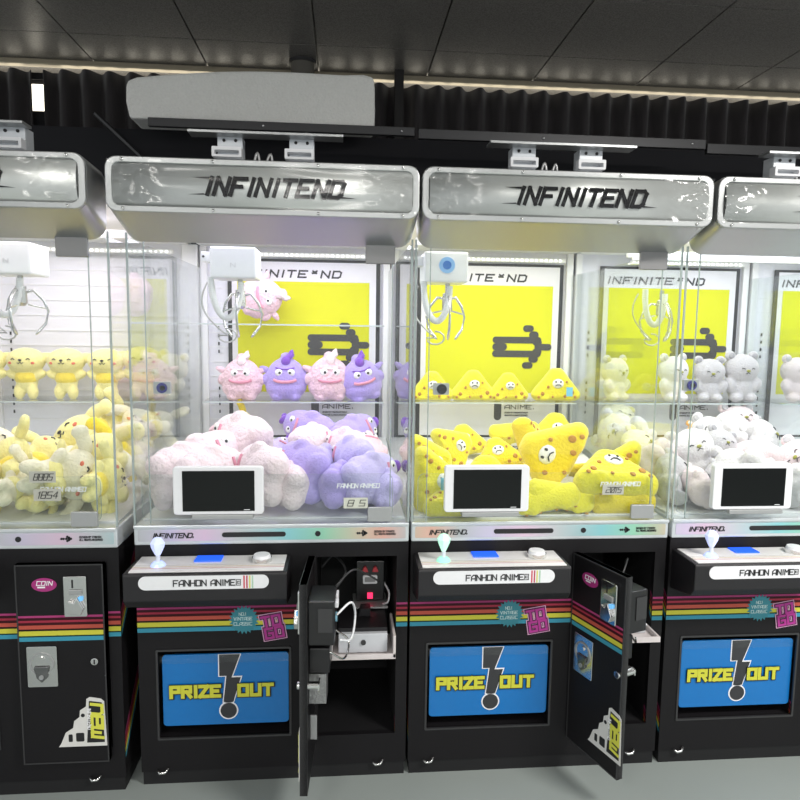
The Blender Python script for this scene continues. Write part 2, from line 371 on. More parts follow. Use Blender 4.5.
def cabinet(root, bay):
    c = MB(); d = .02
    # front boards around prize recess and door bay
    px0, px1, pz0, pz1 = .053, .469, .151, .449; bx0, bx1, bz0, bz1 = bay
    c.box(0, px0, 0, d, .045, .785); c.box(px0, px1, 0, d, .045, pz0); c.box(px0, px1, 0, d, pz1, .785)
    c.box(px1, bx0, 0, d, .045, .785); c.box(bx0, bx1, 0, d, .045, bz0); c.box(bx0, bx1, 0, d, bz1, .785); c.box(bx1, W, 0, d, .045, .785)
    c.box(0, .018, d, 1.05, .045, .785); c.box(W-.018, W, d, 1.05, .045, .785); c.box(.018, W-.018, 1.03, 1.05, .045, .785); c.box(.018, W-.018, d, 1.03, .045, .06); c.box(.018, W-.018, d, 1.03, .77, .785)
    c.build('cabinet', BODY, root)
    i = MB(); i.box(bx0-.012, bx0, d, .42, bz0, bz1); i.box(bx1, bx1+.012, d, .42, bz0, bz1); i.box(bx0-.012, bx1+.012, .42, .43, bz0, bz1); i.box(bx0-.012, bx1+.012, d, .43, bz0-.01, bz0); i.box(bx0-.012, bx1+.012, d, .43, bz1, bz1+.01)
    i.build('bay_lining', INNER, root)
    i = MB(); i.box(px0-.01, px0, d, .2, pz0, pz1); i.box(px1, px1+.01, d, .2, pz0, pz1); i.box(px0, px1, .2, .21, pz0, pz1); i.box(px0-.01, px1+.01, d, .2, pz0-.01, pz0); i.box(px0-.01, px1+.01, d, .2, pz1, pz1+.01)
    i.build('prize_chute', BLACK, root)
    MB().ring(rrect(px0, px1, pz0, pz1, .004, 2), rrect(px0+.006, px1-.006, pz0+.006, pz1-.006, .003, 2), -.003, .004).build('chute_rim', DGREY, root)
    MB().box(.004, W-.004, .005, 1.03, .0, .046).build('plinth', INNER, root)
    for x in (.066, .745):
        MB().tube([(x-.016, -.004, .052), (x-.006, -.012, .046), (x+.008, -.012, .048), (x+.018, -.004, .058)], .0045, 8).build('foot', CHROME, root, smooth=True)
def prize_flap(root):
    f = MB().prism(rrect(.068, .460, .189, .424, .012), .012, .020).build('prize_flap', mat('blue_prize_flap', (.008, .17, .50), .25), root, bevel=.001)
    e = MB(); y0 = .0105
    e.prism([(.252, .262), (.288, .262), (.315, .350), (.286, .350), (.312, .4235), (.240, .4235), (.240, .349), (.262, .349)][::-1][::-1], y0, .0118)
    e.prism(circ(.271, .236, .030), y0, .0118); e.build('exclamation_outline', WINK, f)
    e = MB(); e.prism([(.2555, .265), (.286, .265), (.310, .346), (.281, .346), (.3085, .4225), (.2435, .4225), (.2435, .352), (.2655, .352)], y0-.001, y0)
    e.prism(circ(.271, .236, .0255), y0-.001, y0); e.build('exclamation_mark', mat('dark_grey_ink', (.035, .036, .04), .5), f)
    for nm, m, wt, yy, dx in (('lettering_outline', INK, .50, .0085, .001), ('lettering', mat('yellow_ink', (.62, .62, .05), .5), .34, .007, 0)):
        for word, wx, wrr in (('PRIZE', .095, .72), ('OUT', .305, .78)):
            mb = MB(); letters(mb, word, wx+dx, .288-dx, .033, adv=1.50, wt=wt, wr=wrr, y=yy); mb.build(nm, m, f)
    # slack clear film rolled along the flap's top
    mb = MB(); g = []
    for i in range(41):
        x = .062+.40*i/40; c = []
        for j in range(7):
            c.append(mb.b.verts.new((x, .006+.003*noise.noise(Vector((x*22, j*.6, 1))), .426-.028*j/6+.004*noise.noise(Vector((x*9, j*.2, 5))))))
        g.append(c)
    for i in range(40):
        for j in range(6): mb.b.faces.new((g[i][j], g[i+1][j], g[i+1][j+1], g[i][j+1]))
    mb.build('plastic_film', FILM, root, smooth=True)
PANELTOP = mat('white_panel_print', (.86, .85, .84), .3)
CRYS = {'green': ((.35, .95, .65), .55), 'blue': ((.42, .52, 1.0), .8)}
def control_panel(root, joy):
    p = MB().prismx([(0, .747), (-.142, .747), (-.146, .741), (-.146, .665), (-.125, .640), (0, .615)], .008, .470).build('control_panel', BLACK, root, bevel=.003)
    MB().box(.022, .458, -.136, -.006, .7465, .7495).build('panel_top', PANELTOP, p)
    for k, c in enumerate(((.55, .10, .10), (.60, .35, .08), (.50, .45, .40))):
        MB().box(.022, .458, -.112+.012*k, -.108+.012*k, .7495, .7500).build('pinstripe', mat('pinstripe_%d' % k, tuple(.5*v+.3 for v in c), .5), p)
    s = MB().prism(rrect(.052, .418, .700, .740, .0195, 8), -.1485, -.146).build('name_plate', WPLAS, p)
    text('lettering', 'FANHON ANIME@', .150, .338, .711, .0165, INK, s, -.1486, adv=1.32, wt=.17)
    for k, c in enumerate(((.60, .05, .08), (.50, .05, .10), (.65, .62, .15), (.40, .60, .45))):
        MB().box(.346+.008*k, .350+.008*k, -.1492, -.1485, .7012, .7388).build('plate_stripe', mat('plate_stripe_%d' % k, c, .5), s)
    MB().box(.188, .268, -.062, -.012, .7495, .754).build('blue_display', mat('lit_blue_display', (.02, .10, .65), .2, emit=.9, ecol=(.02, .12, .8)), p, bevel=.002)
    b = MB(); b.tube([(.388, -.058, .7495), (.388, -.058, .762)], .030, 20); b.build('button_collar', CHROME, p)
    MB().tube([(.388, -.058, .762), (.388, -.058, .770)], [.027, .024], 20).build('push_button', WPLAS, p, smooth=False)
    if joy:
        c, e = CRYS[joy]; m = mat('crystal_'+joy, c, .08, emit=e, ecol=c)
        j = MB().tube([(.091, -.084, .7495), (.091, -.084, .757), (.091, -.084, .762)], [.022, .018, .012], 14).build('joystick', m, p)
        MB().tube([(.091, -.084, .757), (.091, -.084, .795)], .0065, 8).build('stem', mat('clear_acrylic_stem', (.75, .8, .9), .1), j)
        MB().loft([[(.091+r*math.cos(2*PI*k/7), -.084+r*math.sin(2*PI*k/7), z) for k in range(7)] for r, z in ((.008, .782), (.019, .806), (.021, .818), (.012, .832), (.002, .835))]).build('crystal_knob', mat('crystal_knob_'+joy, tuple(.5+.5*v for v in c), .05, emit=.45, ecol=c), j)
def band(root, shift):
    MB().loft([[(x, y, z) for x, y in ((-.0, -.006), (W, -.006), (W, 1.05), (0, 1.05))] for z in (.785, .846)]).build('trim_band', BAND, root, bevel=.004)
    MB().box(0, W, -.012, -.006, .838, .8475).build('glass_ledge', BAND, root, bevel=.002)
    b = MB().prism(rrect(.012, .826, .797, .833, .004), -.0075, -.006).build('inlay', holo(shift), root)
    text('lettering', 'INFINITEND.', .056, .178, .808, .0135, INK, b, -.0078, adv=1.2, wt=.22, shear=.3)
    MB().prism(rrect(.262, .455, .808, .823, .0075, 6), -.009, -.0075).build('card_slot', INK, b)
    e = MB(); e.prism(circ(.553, .8155, .0085, 16), -.009, -.0075); e.build('sensor_dot', INK, b)
    e = MB()
    for x, z in ((.676, .8155), (.682, .8155), (.690, .8155), (.697, .8155), (.703, .8155), (.693, .822), (.693, .809), (.698, .819), (.698, .812)): e.prism(circ(x, z, .0036, 8), -.009, -.0075)
    e.build('arrow_mark', INK, b)
    mb = MB(); letters(mb, 'DESIGN BY FANHON', .728, .8175, .0055, adv=1.3, wt=.16, wr=.6, y=-.0078); letters(mb, 'ALL RIGHTS RESERVED', .728, .809, .0055, adv=1.25, wt=.16, wr=.55, y=-.0078); mb.build('small_print', INK, b)
def glazing(root, wall_l=True):
    MB().box(.0, W, .0, .005, .8475, 1.70).build('front_glass', GLASS, root)
    MB().box(.003, .008, .006, 1.0, .8475, 1.70).build('side_glass', GLASS, root)
    MB().box(W-.008, W-.003, .006, 1.0, .8475, 1.70).build('side_glass', GLASS, root)
    for x0, x1, y in ((-.001, .0045, -.001), (W-.0045, W+.001, -.001), (.046, .0485, .0052), (.775, .7775, .0052)):
        MB().box(x0, x1, y, y+.005, .8475, 1.715).build('glass_edge', GEDGE, root)
    for x in (.0, W-.030):
        MB().box(x, x+.030+(.036 if x and root.location.x < -.5 else 0), 1.0, 1.05, .8475, 1.80).build('rear_post', WHITE, root, bevel=.003)
    # lower loose panel of clear acrylic with rounded corner
    P = rrect(.02, .786, .860, .998, .022, 5)
    ip = MB().prism(P, .016, .019).build('inner_panel', GLASS, root)
    MB().ring(P, [(x*(.9965)+.0014, z*.9965+.0033) for x, z in P], .0148, .0156).build('panel_edge', GEDGE, ip)
    text('lettering', 'FANHON ANIMEO', .612, .742, .954, .0125, WINK, ip, .0145, adv=1.3, wt=.2, shear=.15)
    pl = MB().prism(rrect(.706, .782, .852, .898, .005), -.012, -.001).build('lock_plate', GREYPL, root, bevel=.002)
    MB().prism(rrect(.694, .782, 1.640, 1.712, .003, 2), -.012, -.001).build('glass_clip', mat('dull_grey_clip', (.22, .22, .22), .45, .4), root, bevel=.002)
def interior(root, poster=True, tint=(1, 1, 1), slots=True):
    MB().box(.0, W, 1.02, 1.05, .846, 1.86).build('back_panel', WALLW, root)
    # shallow horizontal ribs of the liner
    r = MB()
    for k in range(13): r.box(.03, W-.03, 1.0165, 1.0199, .90+.065*k, .9035+.065*k)
    r.build('liner_rib', WHITE, root)
    if slots:
        for x in (.072, .828-.005):
            s = MB()
            for z in [1.06+.035*k for k in range(5)]+[1.33+.035*k for k in range(4)]: s.box(x, x+.006, 1.012, 1.016, z, z+.014)
            s.build('shelf_slots', INK, root)
    # deck under the toys
    MB().prismx([(.05, .8465), (1.015, .8465), (1.015, .95), (.15, .853), (.05, .852)], .012, W-.012).build('toy_deck', WHITE, root)
    MB().box(.045, .80, .79, 1.012, 1.131, 1.137).build('shelf', GLASS, root)
    MB().box(.045, .80, .788, .790, 1.131, 1.137).build('shelf_edge', mat('shelf_edge', (.6, .66, .66), .2, alpha=.7), root)
    # roof and light strip
    MB().box(0, W, .0, 1.05, 1.80, 1.86).build('roof', WHITE, root)
    st = MB().box(.235, .78, .95, .965, 1.752, 1.770).build('led_strip', mat('led_strip', (.8, .8, .78), .4), root)
    for k in range(24): MB().box(.245+.022*k, .255+.022*k, .948, .950, 1.757, 1.765).build('led', mat('led_lamp', (1, 1, 1), .5, emit=1.6), st)
    area('led_lamp', (W/2, .45, 1.785), .70, 7.9, tint, sy=.8, parent=root)
    if poster:
        x0, x1 = .118, .792; z0, z1 = .95, 1.748
        p = MB().box(x0, x1, 1.006, 1.0145, z0, z1).build('poster', INK, root)
        MB().box(x0+.018, x1-.018, 1.0045, 1.006, z0+.01, z1-.012).build('poster_sheet', mat('poster_white', (.74, .73, .78), .5), p)
        MB().box(.160, .744, 1.0035, 1.0045, 1.158, 1.650).build('yellow_field', mat('poster_yellow', (.66, .66, .006), .6, spec=.2), p)
        text('title_lettering', 'INFINITE*ND', .150, .612, 1.670, .028, INK, p, 1.0044, adv=1.5, wt=.27, shear=.25)
        a = MB()
        def pill(u0, u1, v0, v1, o=0):
            X = lambda u: .468+(u-337)*(.746-.468)/(545-337); Z = lambda v: 1.473-(v-345)*.203/160
            a.prism(rrect(X(u0), X(u1), Z(v1), Z(v0), min(abs(X(u1)-X(u0)), abs(Z(v1)-Z(v0)))/2*.98, 5), 1.0015-o, 1.0035)
        for qi, q in enumerate(((337, 508, 388, 412), (337, 508, 438, 462), (337, 388, 412, 438), (485, 545, 413, 437), (478, 510, 396, 420), (478, 510, 430, 454), (465, 498, 368, 394), (465, 498, 456, 482), (443, 480, 346, 370), (443, 480, 480, 504))): pill(*q, 6e-5*qi)
        a.build('arrow_mark', mat('poster_dark_grey', (.045, .043, .042), .5), p)
        text('name_lettering', 'FANHON', .535, .668, 1.108, .018, INK, p, 1.0044, adv=1.3, wt=.18)
        text('name_lettering', 'ANIME.', .535, .675, 1.083, .018, INK, p, 1.0044, adv=1.3, wt=.18)
        mb = MB(); letters(mb, 'DESIGN BY FANHONCOPYRIGHT', .535, 1.063, .006, adv=1.3, wt=.18, wr=.62, y=1.0044); letters(mb, 'ADVERTISE ALLRIGHTS RESERVED', .535, 1.050, .006, adv=1.25, wt=.18, wr=.56, y=1.0044); mb.build('small_print', INK, p)
        MB().prism(rrect(.484, .519, 1.030, 1.128, .0165, 6), 1.0035, 1.0045).build('pill_mark', mat('poster_dark_grey', (.045, .043, .042), .5), p)
def claw(root, x, y, sticker=False, box=True, up=0, spin=0):
    """white gantry carriage with coiled hose and three-arm claw; x,y = claw centre"""
    zc = 1.60+up
    g = None
    if box:
        g = MB().box(x-.085, x+.058, y-.06, y+.08, zc, zc+.098).build('gantry_box', WPLAS, root, bevel=.006)
        MB().box(x-.12, x-.085, y-.02, y+.05, zc+.055, zc+.085).build('gantry_arm', WPLAS, g, bevel=.002)
        MB().ball((x-.112, y-.022, zc+.07), .004).build('bolt', INK, g)
        if sticker:
            q = MB().prism(circ(x-.012, zc+.055, .026), y-.062, y-.0605).build('round_sticker', mat('pale_blue_sticker', (.25, .50, .85), .4), g)
            MB().prism(circ(x-.012, zc+.055, .014), y-.0632, y-.0622).build('sticker_centre', mat('deep_blue_sticker', (.02, .16, .55), .4), q)
        text('lettering', 'N', x-.02, x-.006, zc+.035, .012, mat('pale_grey_ink', (.6, .6, .62), .5), g, y-.061) if not sticker else None
    else:
        MB().box(x-.13, x+.05, y-.02, y+.02, zc+.098, zc+.104).build('gantry_plate', WPLAS, root, bevel=.001)
        MB().box(.03, W-.03, y+.03, y+.05, zc+.12, zc+.14).build('gantry_rail', WPLAS, root)
    MB().box(.03, W-.03, y+.085, y+.105, 1.735, 1.760).build('gantry_rail', WPLAS, root)
    pts = []
    for k in range(33):
        u = k/32; X = x-.085+.085*u; dep = .115*math.sin(PI*min(1, u*1.06)) ** .8 if u < .94 else .115*math.sin(PI*.998) ** .8
        pts.append((X, y-.045+.02*u, zc+.004-dep*1.0+(-.012 if u > .9 else 0)))
    pts = [(x-.085+.090*(1-math.cos(PI*u))/2, y-.045+.03*u, zc+.005-.122*math.sin(PI*u)-.015*u) for u in [k/40 for k in range(41)]]
    fine = []
    for i in range(200):
        t = i/199*40; a = int(min(t, 39)); f = t-a; p = Vector(pts[a]).lerp(Vector(pts[a+1]), f); fine.append(tuple(p))
    rr = [.0105+.0013*math.sin(i*1.9) for i in range(200)]
    MB().tube(fine, rr, 8).build('coiled_hose', WPLAS, root, smooth=True)
    h = MB().tube([(x, y, zc+.004), (x, y, zc-.03), (x, y, zc-.034), (x, y, zc-.085), (x, y, zc-.095)], [.008, .008, .016, .018, .010], 14).build('claw_head', mat('claw_steel', (.55, .54, .52), .25, .9), root)
    for k in range(3):
        a = spin+2*PI*k/3+.5; ca, sa = math.cos(a), math.sin(a)
        q = [(0.012, -.05), (.035, -.045), (.062, -.075), (.075, -.11), (.066, -.15), (.045, -.175), (.036, -.185)]
        MB().tube([(x+r*ca, y+r*sa, zc+z) for r, z in q], [.005, .005, .0045, .004, .0042, .005, .003], 8).build('claw_arm', mat('claw_chrome', (.70, .70, .72), .2, .8), h, smooth=True)
        MB().tube([(x+.018*ca, y+.018*sa, zc-.09), (x+.068*ca, y+.068*sa, zc-.10)], .003, 6).build('claw_link', CHROME, h)
    # loose thin wire
    w = [(x-.10-.03*math.sin(PI*u*1.0)+.06*u*u, y-.02, zc-.01-.17*u+.0*u) for u in [k/14 for k in range(15)]]
    w += [(x-.04+.03*math.cos(t), y-.02, zc-.18+.022*math.sin(t)) for t in [PI+.6*k for k in range(9)]]
    MB().tube(w, .0028, 6).build('loose_wire', mat('grey_wire', (.5, .5, .5), .4, .5), root, smooth=True)
def brackets(root, xa, xb, x1, x2, z=2.022):
    p = MB().box(xa, xb, .06, .12, z-.002, z+.006).build('mounting_plate', SILVER, root, bevel=.001)
    for x in (x1, x2):
        b = MB(); b.box(x, x+.075, .105, .110, 1.95, z); b.box(x, x+.006, .11, .16, 1.95, z); b.box(x+.069, x+.075, .11, .16, 1.95, z)
        b.box(x, x+.075, .105, .20, 1.86, 1.95)
        bo = b.build('bracket', mat('white_grey_bracket', (.62, .65, .68), .35, .2), root, bevel=.001)
        MB().ring(rrect(x-.012, x+.076, 1.955, 1.985, .003, 2), rrect(x-.004, x+.068, 1.962, 1.975, .002, 2), .075, .105).build('bracket_tube', WPLAS, bo)
        for q in (.02, .055): MB().ball((x+q, .103, z-.012), .005).build('bolt', INK, bo)
    MB().box(.05, W-.05, .2, .9, 1.86, 1.865).build('roof_plate', BLACK, root)
    MB().wire([(x1+.09, .13, 1.87), (x1+.10, .14, 1.93), (x1+.115, .14, 1.985), (x1+.13, .14, 1.93), (x1+.155, .15, 1.985), (x1+.165, .15, 1.90)], .004, 6).build('cable', mat('grey_wire', (.5, .5, .5), .4, .5), root, smooth=True)
def stickers(root):
    n = 22; P = []
    for k in range(2*n):
        r = .047 if k % 2 == 0 else .037; a = PI*k/n; P.append((.324+r*math.cos(a), .540+r*math.sin(a)))
    s = MB().prism(P, -.0012, 0).build('starburst_sticker', mat('teal_sticker', (.035, .24, .30), .5), root)
    for t, x, z, h in (('NO.1', .309, .5545, .009), ('VINTAGE', .293, .539, .0095), ('CLASSIC', .293, .5225, .0095)):
        mb = MB(); letters(mb, t, x, z, h, adv=1.3, wt=.18, wr=.66 if len(t) < 7 else .72, y=-.0013, depth=.0005)
        mb.build('lettering', mat('pale_teal_ink', (.55, .72, .72), .5), s)
    g = empty('to_go_sticker', (0, 0, 0)); g.parent = root
    for nm, m, wt, y in (('sticker_border', mat('pale_pink_ink', (.75, .42, .62), .5), .62, -.002), ('sticker_ground', mat('dark_plum_ink', (.07, .006, .05), .5), .46, -.003), ('lettering', mat('magenta_ink', (.42, .03, .26), .5), .24, -.004)):
        for word, wx, wz in (('TO', .383, .516), ('GO', .393, .478)):
            mb = MB(); letters(mb, word, wx, wz, .031, adv=1.45, wt=wt, wr=.72, y=y, depth=.0007, ang=.16); mb.build(nm, m, g)
def tablet(root, dx, dz=0):
    x0 = .125+dx
    t = MB().prism(rrect(x0, x0+.266, .886+dz, 1.032+dz, .010), -.034, -.012).build('display', WPLAS, root, bevel=.003)
    MB().box(x0+.028, x0+.240, -.0355, -.034, .897+dz, 1.020+dz).build('screen', SCREEN, t)
    MB().box(x0+.055, x0+.235, -.04, -.001, .872, .886+dz).build('stand', GREYPL, t, bevel=.002)
    MB().box(x0+.208, x0+.226, -.0358, -.0355, .900+dz, .902+dz).build('indicator', WPLAS, t)
def webcam(root, x, z, m, y=.03):
    b = MB().prism(rrect(x-.022, x+.028, z-.018, z+.018, .003), y, y+.012).build('webcam', GREYPL, root)
    MB().prism(circ(x+.004, z, .0155), y-.006, y).build('lens_ring', m, b); MB().prism(circ(x+.006, z, .008), y-.008, y-.006).build('lens', SCREEN, b)
def price_tag(root, x, z, w_, txt, y=-.003, m=None):
    t = MB().box(x, x+w_, y, y+.001, z, z+w_*.45).build('price_sticker', m or mat('grey_price_sticker', (.48, .48, .42), .6), root)
    text('lettering', txt, x+w_*.15, x+w_*.85, z+w_*.1, w_*.25, INK, t, y-.0001, wt=.09, shear=.3)
    return t
def new_sticker(parent, ox, oz, y):
    P = [(0, 0), (.143, 0), (.138, .143), (.128, .152), (.096, .158), (.086, .152), (.084, .128), (.066, .116), (.064, .095), (.048, .082), (.044, .060), (.022, .046), (.008, .012)]
    P = [(ox+x, oz+z) for x, z in P]
    s = MB().prism(P, y-.001, y).build('new_sticker', mat('white_sticker', (.72, .71, .68), .5), parent)
    MB().prism([(ox+x, oz+z) for x, z in ((.084, .012), (.136, .012), (.131, .140), (.094, .146), (.092, .120))], y-.0018, y-.001).build('sticker_ground', INK, s)
    mb = MB(); letters(mb, 'new', ox+.101, oz+.136, .046, adv=1.22, wt=.20, wr=.66, y=y-.0019, depth=.0008, ang=-PI/2, shear=.15)
    # keep the letters inside the dark ground by reading down its right side
    mb.build('lettering', mat('bright_yellow_ink', (.72, .72, .08), .5), s)
    mb = MB(); letters(mb, 'INFINITEND', ox+.088, oz+.122, .010, adv=1.3, wt=.2, wr=.62, y=y-.0019, depth=.0006, ang=-PI/2); mb.build('small_lettering', WINK, s)
    e = MB(); e.prism(rrect(ox+.052, ox+.076, oz+.016, oz+.044, .004), y-.0016, y-.001); e.prism(circ(ox+.074, oz+.100, .006, 12), y-.0016, y-.001); e.prism(rrect(ox+.03, ox+.042, oz+.016, oz+.04, .003), y-.0016, y-.001); e.build('pixel_marks', INK, s)
def service_door(root, bay, ang):
    bx0, bx1, bz0, bz1 = bay; wd = .252 if ang == 0 else .235; H = bz1-bz0
    hx = .544
    d = empty('service_door', (hx, -.001, 0)); d.parent = root; d.rotation_euler = (0, 0, -ang)
    T = .020
    leaf = MB().box(0, wd, -T, 0, .114, .742).build('door_leaf', BODY, d)
    MB().ring([(0, .114), (wd, .114), (wd, .742), (0, .742)], [(.004, .118), (wd-.004, .118), (wd-.004, .738), (.004, .738)], -T-.0015, .0005).build('door_edging', DGREY, d)
    yf = -T-.0015; X = lambda v: v-hx
    c = MB(); c.prism([(X(.627)+.036*math.cos(2*PI*k/28), .681+.021*math.sin(2*PI*k/28)) for k in range(28)], yf-.001, yf); co = c.build('coin_sticker', mat('magenta_sticker', (.40, .03, .20), .5), d)
    text('lettering', 'COIN', X(.606), X(.650), .680, .012, WINK, co, yf-.0011, wt=.18, shear=.2); MB().box(X(.608), X(.630), yf-.0013, yf-.001, .671, .676).build('underline', WINK, co)
    m = MB().prism(rrect(X(.684), X(.750), .583, .708, .004), yf-.008, yf).build('coin_mechanism', CHROME, d, bevel=.002)
    MB().prism(rrect(X(.708), X(.713), .672, .698, .002, 2), yf-.0085, yf-.008).build('coin_slot', INK, m)
    MB().prism(rrect(X(.700), X(.738), .652, .668, .003), yf-.012, yf-.008).build('slot_housing', GREYPL, m, bevel=.002)
    MB().prism([(X(.695), .598), (X(.735), .592), (X(.744), .612), (X(.726), .648), (X(.716), .630), (X(.700), .636)], yf-.020, yf-.008).build('return_lever', CHROME, m, bevel=.002)
    MB().prism(rrect(X(.728), X(.740), .634, .646, .002), yf-.0135, yf-.008).build('return_button', mat('lit_blue_button', (.15, .45, .8), .3, emit=.6), m)
    l = MB().prism(rrect(X(.569), X(.656), .364, .491, .004), yf-.004, yf).build('coin_return_plate', CHROME, d, bevel=.001)
    MB().ring(circ(X(.612), .437, .036, 20), circ(X(.612), .437, .031, 20), yf-.007, yf-.004).build('return_rim', GREYPL, l)
    MB().prism([(X(.590), .43), (X(.634), .43), (X(.628), .395), (X(.612), .380), (X(.597), .395)], yf-.010, yf-.004).build('return_cup', mat('dark_chrome', (.25, .25, .25), .25, 1), l, bevel=.002)
    MB().prism(circ(X(.612), .452, .008, 12), yf-.008, yf-.004).build('return_knob', CHROME, l); MB().prism(circ(X(.612), .398, .007, 12), yf-.013, yf-.010).build('plate_lock', GREYPL, l)
    k = MB().prism(circ(X(.765), .441, .011, 18), yf-.008, yf).build('cam_lock', CHROME, d, bevel=.001); MB().box(X(.763), X(.767), yf-.0085, yf-.008, .434, .448).build('keyway', INK, k)
    new_sticker(d, X(.649), .168, yf)
    # works on the inner face
    q = MB().box(.105, .225, .0008, .075, .560, .690).build('coin_acceptor', mat('black_plastic', (.012, .012, .013), .35), d, bevel=.004)
    e = MB(); e.box(.12, .16, .075, .082, .655, .682); e.box(.17, .20, .075, .085, .66, .676); e.build('acceptor_fitting', WPLAS, q, bevel=.002)
    MB().prism(circ(.155, .615, .014, 16), .075, .079).build('acceptor_dial', mat('pale_blue_label', (.3, .6, .75), .4), q)
    MB().box(.205, .228, .03, .07, .60, .67).build('acceptor_bracket', DGREY, q)
    MB().wire([(.20, .08, .64), (.16, .12, .66), (.12, .13, .60), (.17, .12, .555), (.21, .09, .57)], .0035, 6).build('wire', WPLAS, q, smooth=True)
    MB().wire([(.14, .07, .57), (.11, .11, .52), (.16, .10, .49), (.2, .06, .53)], .003, 6).build('wire', CHROME, q, smooth=True)
    MB().wire([(.12, .07, .69), (.09, .12, .73), (.04, .16, .70), (.0, .20, .66)], .003, 6).build('wire', DGREY, q, smooth=True)
    MB().box(.10, .19, .0008, .06, .46, .535).build('coin_chute', mat('black_plastic', (.012, .012, .013), .35), d, bevel=.003)
    galv = mat('galvanised_steel', (.34, .34, .34), .35, .8, bump=.3, scale=160, var=.3)
    MB().box(.12, .185, .0008, .05, .365, .455).build('galvanised_bracket', galv, d)
    MB().tube([(X(.765), .0008, .441), (X(.765), .035, .441)], .011, 12).build('lock_barrel', CHROME, d); MB().box(X(.765)-.035, X(.765)+.012, .030, .034, .432, .450).build('lock_tongue', CHROME, d)
    MB().box(.15, .156, .0008, .02, .235, .31).build('key_hanger', GREYPL, d, bevel=.001)
    return d
def bay_works(root):
    b = MB().box(.675, .770, .14, .22, .535, .672).build('meter_box', mat('black_plastic', (.012, .012, .013), .35), root, bevel=.003)
    for x in (.705, .739): MB().prism([(x-.010, .638), (x+.010, .638), (x+.006, .650), (x, .656), (x-.006, .650)], .128, .14).build('red_button', mat('dull_red', (.40, .03, .04), .35, emit=.15), b)
    m = MB().ring(rrect(.698, .746, .595, .624, .004), rrect(.704, .740, .601, .618, .002), .134, .14).build('meter_rim', WPLAS, b); MB().box(.704, .740, .137, .14, .601, .618).build('meter_face', mat('grey_meter_face', (.3, .3, .3), .4), m)
    MB().box(.713, .731, .130, .14, .545, .562).build('red_lamp', mat('red_lamp', (.7, .02, .08), .3, emit=1.6, ecol=(1, .03, .12)), b)
    MB().wire([(.77, .16, .59), (.785, .12, .57), (.78, .10, .545), (.765, .12, .53)], .0035, 6).build('wire', WPLAS, b, smooth=True)
    MB().box(.665, .780, .10, .22, .522, .528).build('meter_shelf', GREYPL, root, bevel=.001)
    t = MB(); t.box(.592, .794, -.075, -.068, .440, .452); t.box(.592, .600, -.075, .08, .440, .452); t.box(.786, .794, -.075, .08, .440, .452); t.box(.592, .600, -.075, .09, .452, .50); t.box(.786, .794, -.075, .09, .452, .51); t.box(.592, .794, -.075, .09, .436, .440)
    tr = t.build('coin_tray', mat('pinkish_white_steel', (.68, .63, .62), .35), root, bevel=.001)
    cb = MB().box(.618, .770, -.045, .12, .444, .505).build('cash_box', mat('pale_grey_steel', (.60, .62, .65), .35), root, bevel=.002)
    MB().prism(circ(.695, .478, .008, 14), -.050, -.045).build('cash_box_lock', DGREY, cb)
    MB().box(.618, .770, -.03, .12, .506, .518).build('cash_box_lid', BLACK, cb)
    MB().prism([(.68, .519), (.72, .519), (.72, .545), (.69, .545)], .05, .09).build('coin_funnel', BLACK, root)
    MB().wire([(.60, .06, .60), (.64, .08, .66), (.60, .12, .70), (.56, .12, .66)], .004, 6).build('wire', DGREY, root, smooth=True)
def bay_works_small(root):
    g = MB().ring(rrect(.60, .655, .645, .670, .003), rrect(.604, .651, .649, .666, .002), .395, .40).build('meter_rim', DGREY, root)
    MB().box(.610, .645, .397, .40, .652, .663).build('meter_face', mat('dim_meter_face', (.06, .06, .06), .4), g)
    t = MB(); t.box(.640, .796, -.075, -.068, .470, .484); t.box(.788, .796, -.07, .08, .470, .484); t.box(.64, .796, -.075, .09, .466, .470)
    t.build('coin_tray', mat('pinkish_white_steel', (.68, .63, .62), .35), root, bevel=.001)
    MB().box(.72, .772, -.02, .08, .472, .545).build('cash_box', mat('pale_grey_steel', (.60, .62, .65), .35), root, bevel=.002)
    MB().box(.655, .715, -.03, .05, .472, .53).build('coin_hopper', mat('black_plastic', (.012, .012, .013), .35), root, bevel=.004)
BAY = (.548, .800, .145, .738)
def machine(ox, oy, seed, label, tint, poster, joy, shift, ang, clawpos, tab, brk, cam_at=None, full=True):
    r = empty('claw_machine', (ox, oy, 0), label, 'claw machine', 'row of prize claw machines')
    cabinet(r, BAY); band(r, shift); glazing(r); interior(r, poster, tint); claw(r, *clawpos)
    header(r, seed)
    if full:
        prize_flap(r); control_panel(r, joy); stickers(r)
        brackets(r, *brk); service_door(r, BAY, ang)
        if tab is not None: tablet(r, *tab)
        if cam_at: webcam(r, *cam_at)
    return r
navy = mat('navy_lens', (.02, .02, .20), .25)
A = machine(-.876, -.02, 1, 'leftmost claw machine with closed service door and yellow puppy toys', (1, .90, .93), False, 'blue', .45, 0, (.49, .22), None, (.05, .588, .12, .50))
B = machine(.002, 0, 2, 'second claw machine from left full of purple and pink monster toys, door wide open', (.90, .86, 1), True, 'blue', .0, math.radians(93), (.295, .20), (0,), (.167, .626, .246, .462), (.081, 1.262, navy))
M3 = machine(.846, 0, 3, 'third claw machine from left full of bright yellow cheese toys, door half open', (1, .97, .90), True, 'green', .82, math.radians(70), (.130, .20, True), (-.027,), (.233, .698, .313, .530), (.088, 1.263, SCREEN))
D = machine(1.695, 0, 4, 'fourth claw machine from left holding white and grey bear toys', (.92, .93, 1), True, 'blue', .12, 0, (.13, .42, False, False), (-.010,), (.285, .75, .33, .57), (.052, 1.280, navy))
Em = machine(2.545, 0, 5, 'rightmost claw machine, only its toy bay seen through the glass', (.95, .95, 1), True, None, .3, 0, (.45, .2), None, None, full=False)
bay_works(B); bay_works_small(M3)
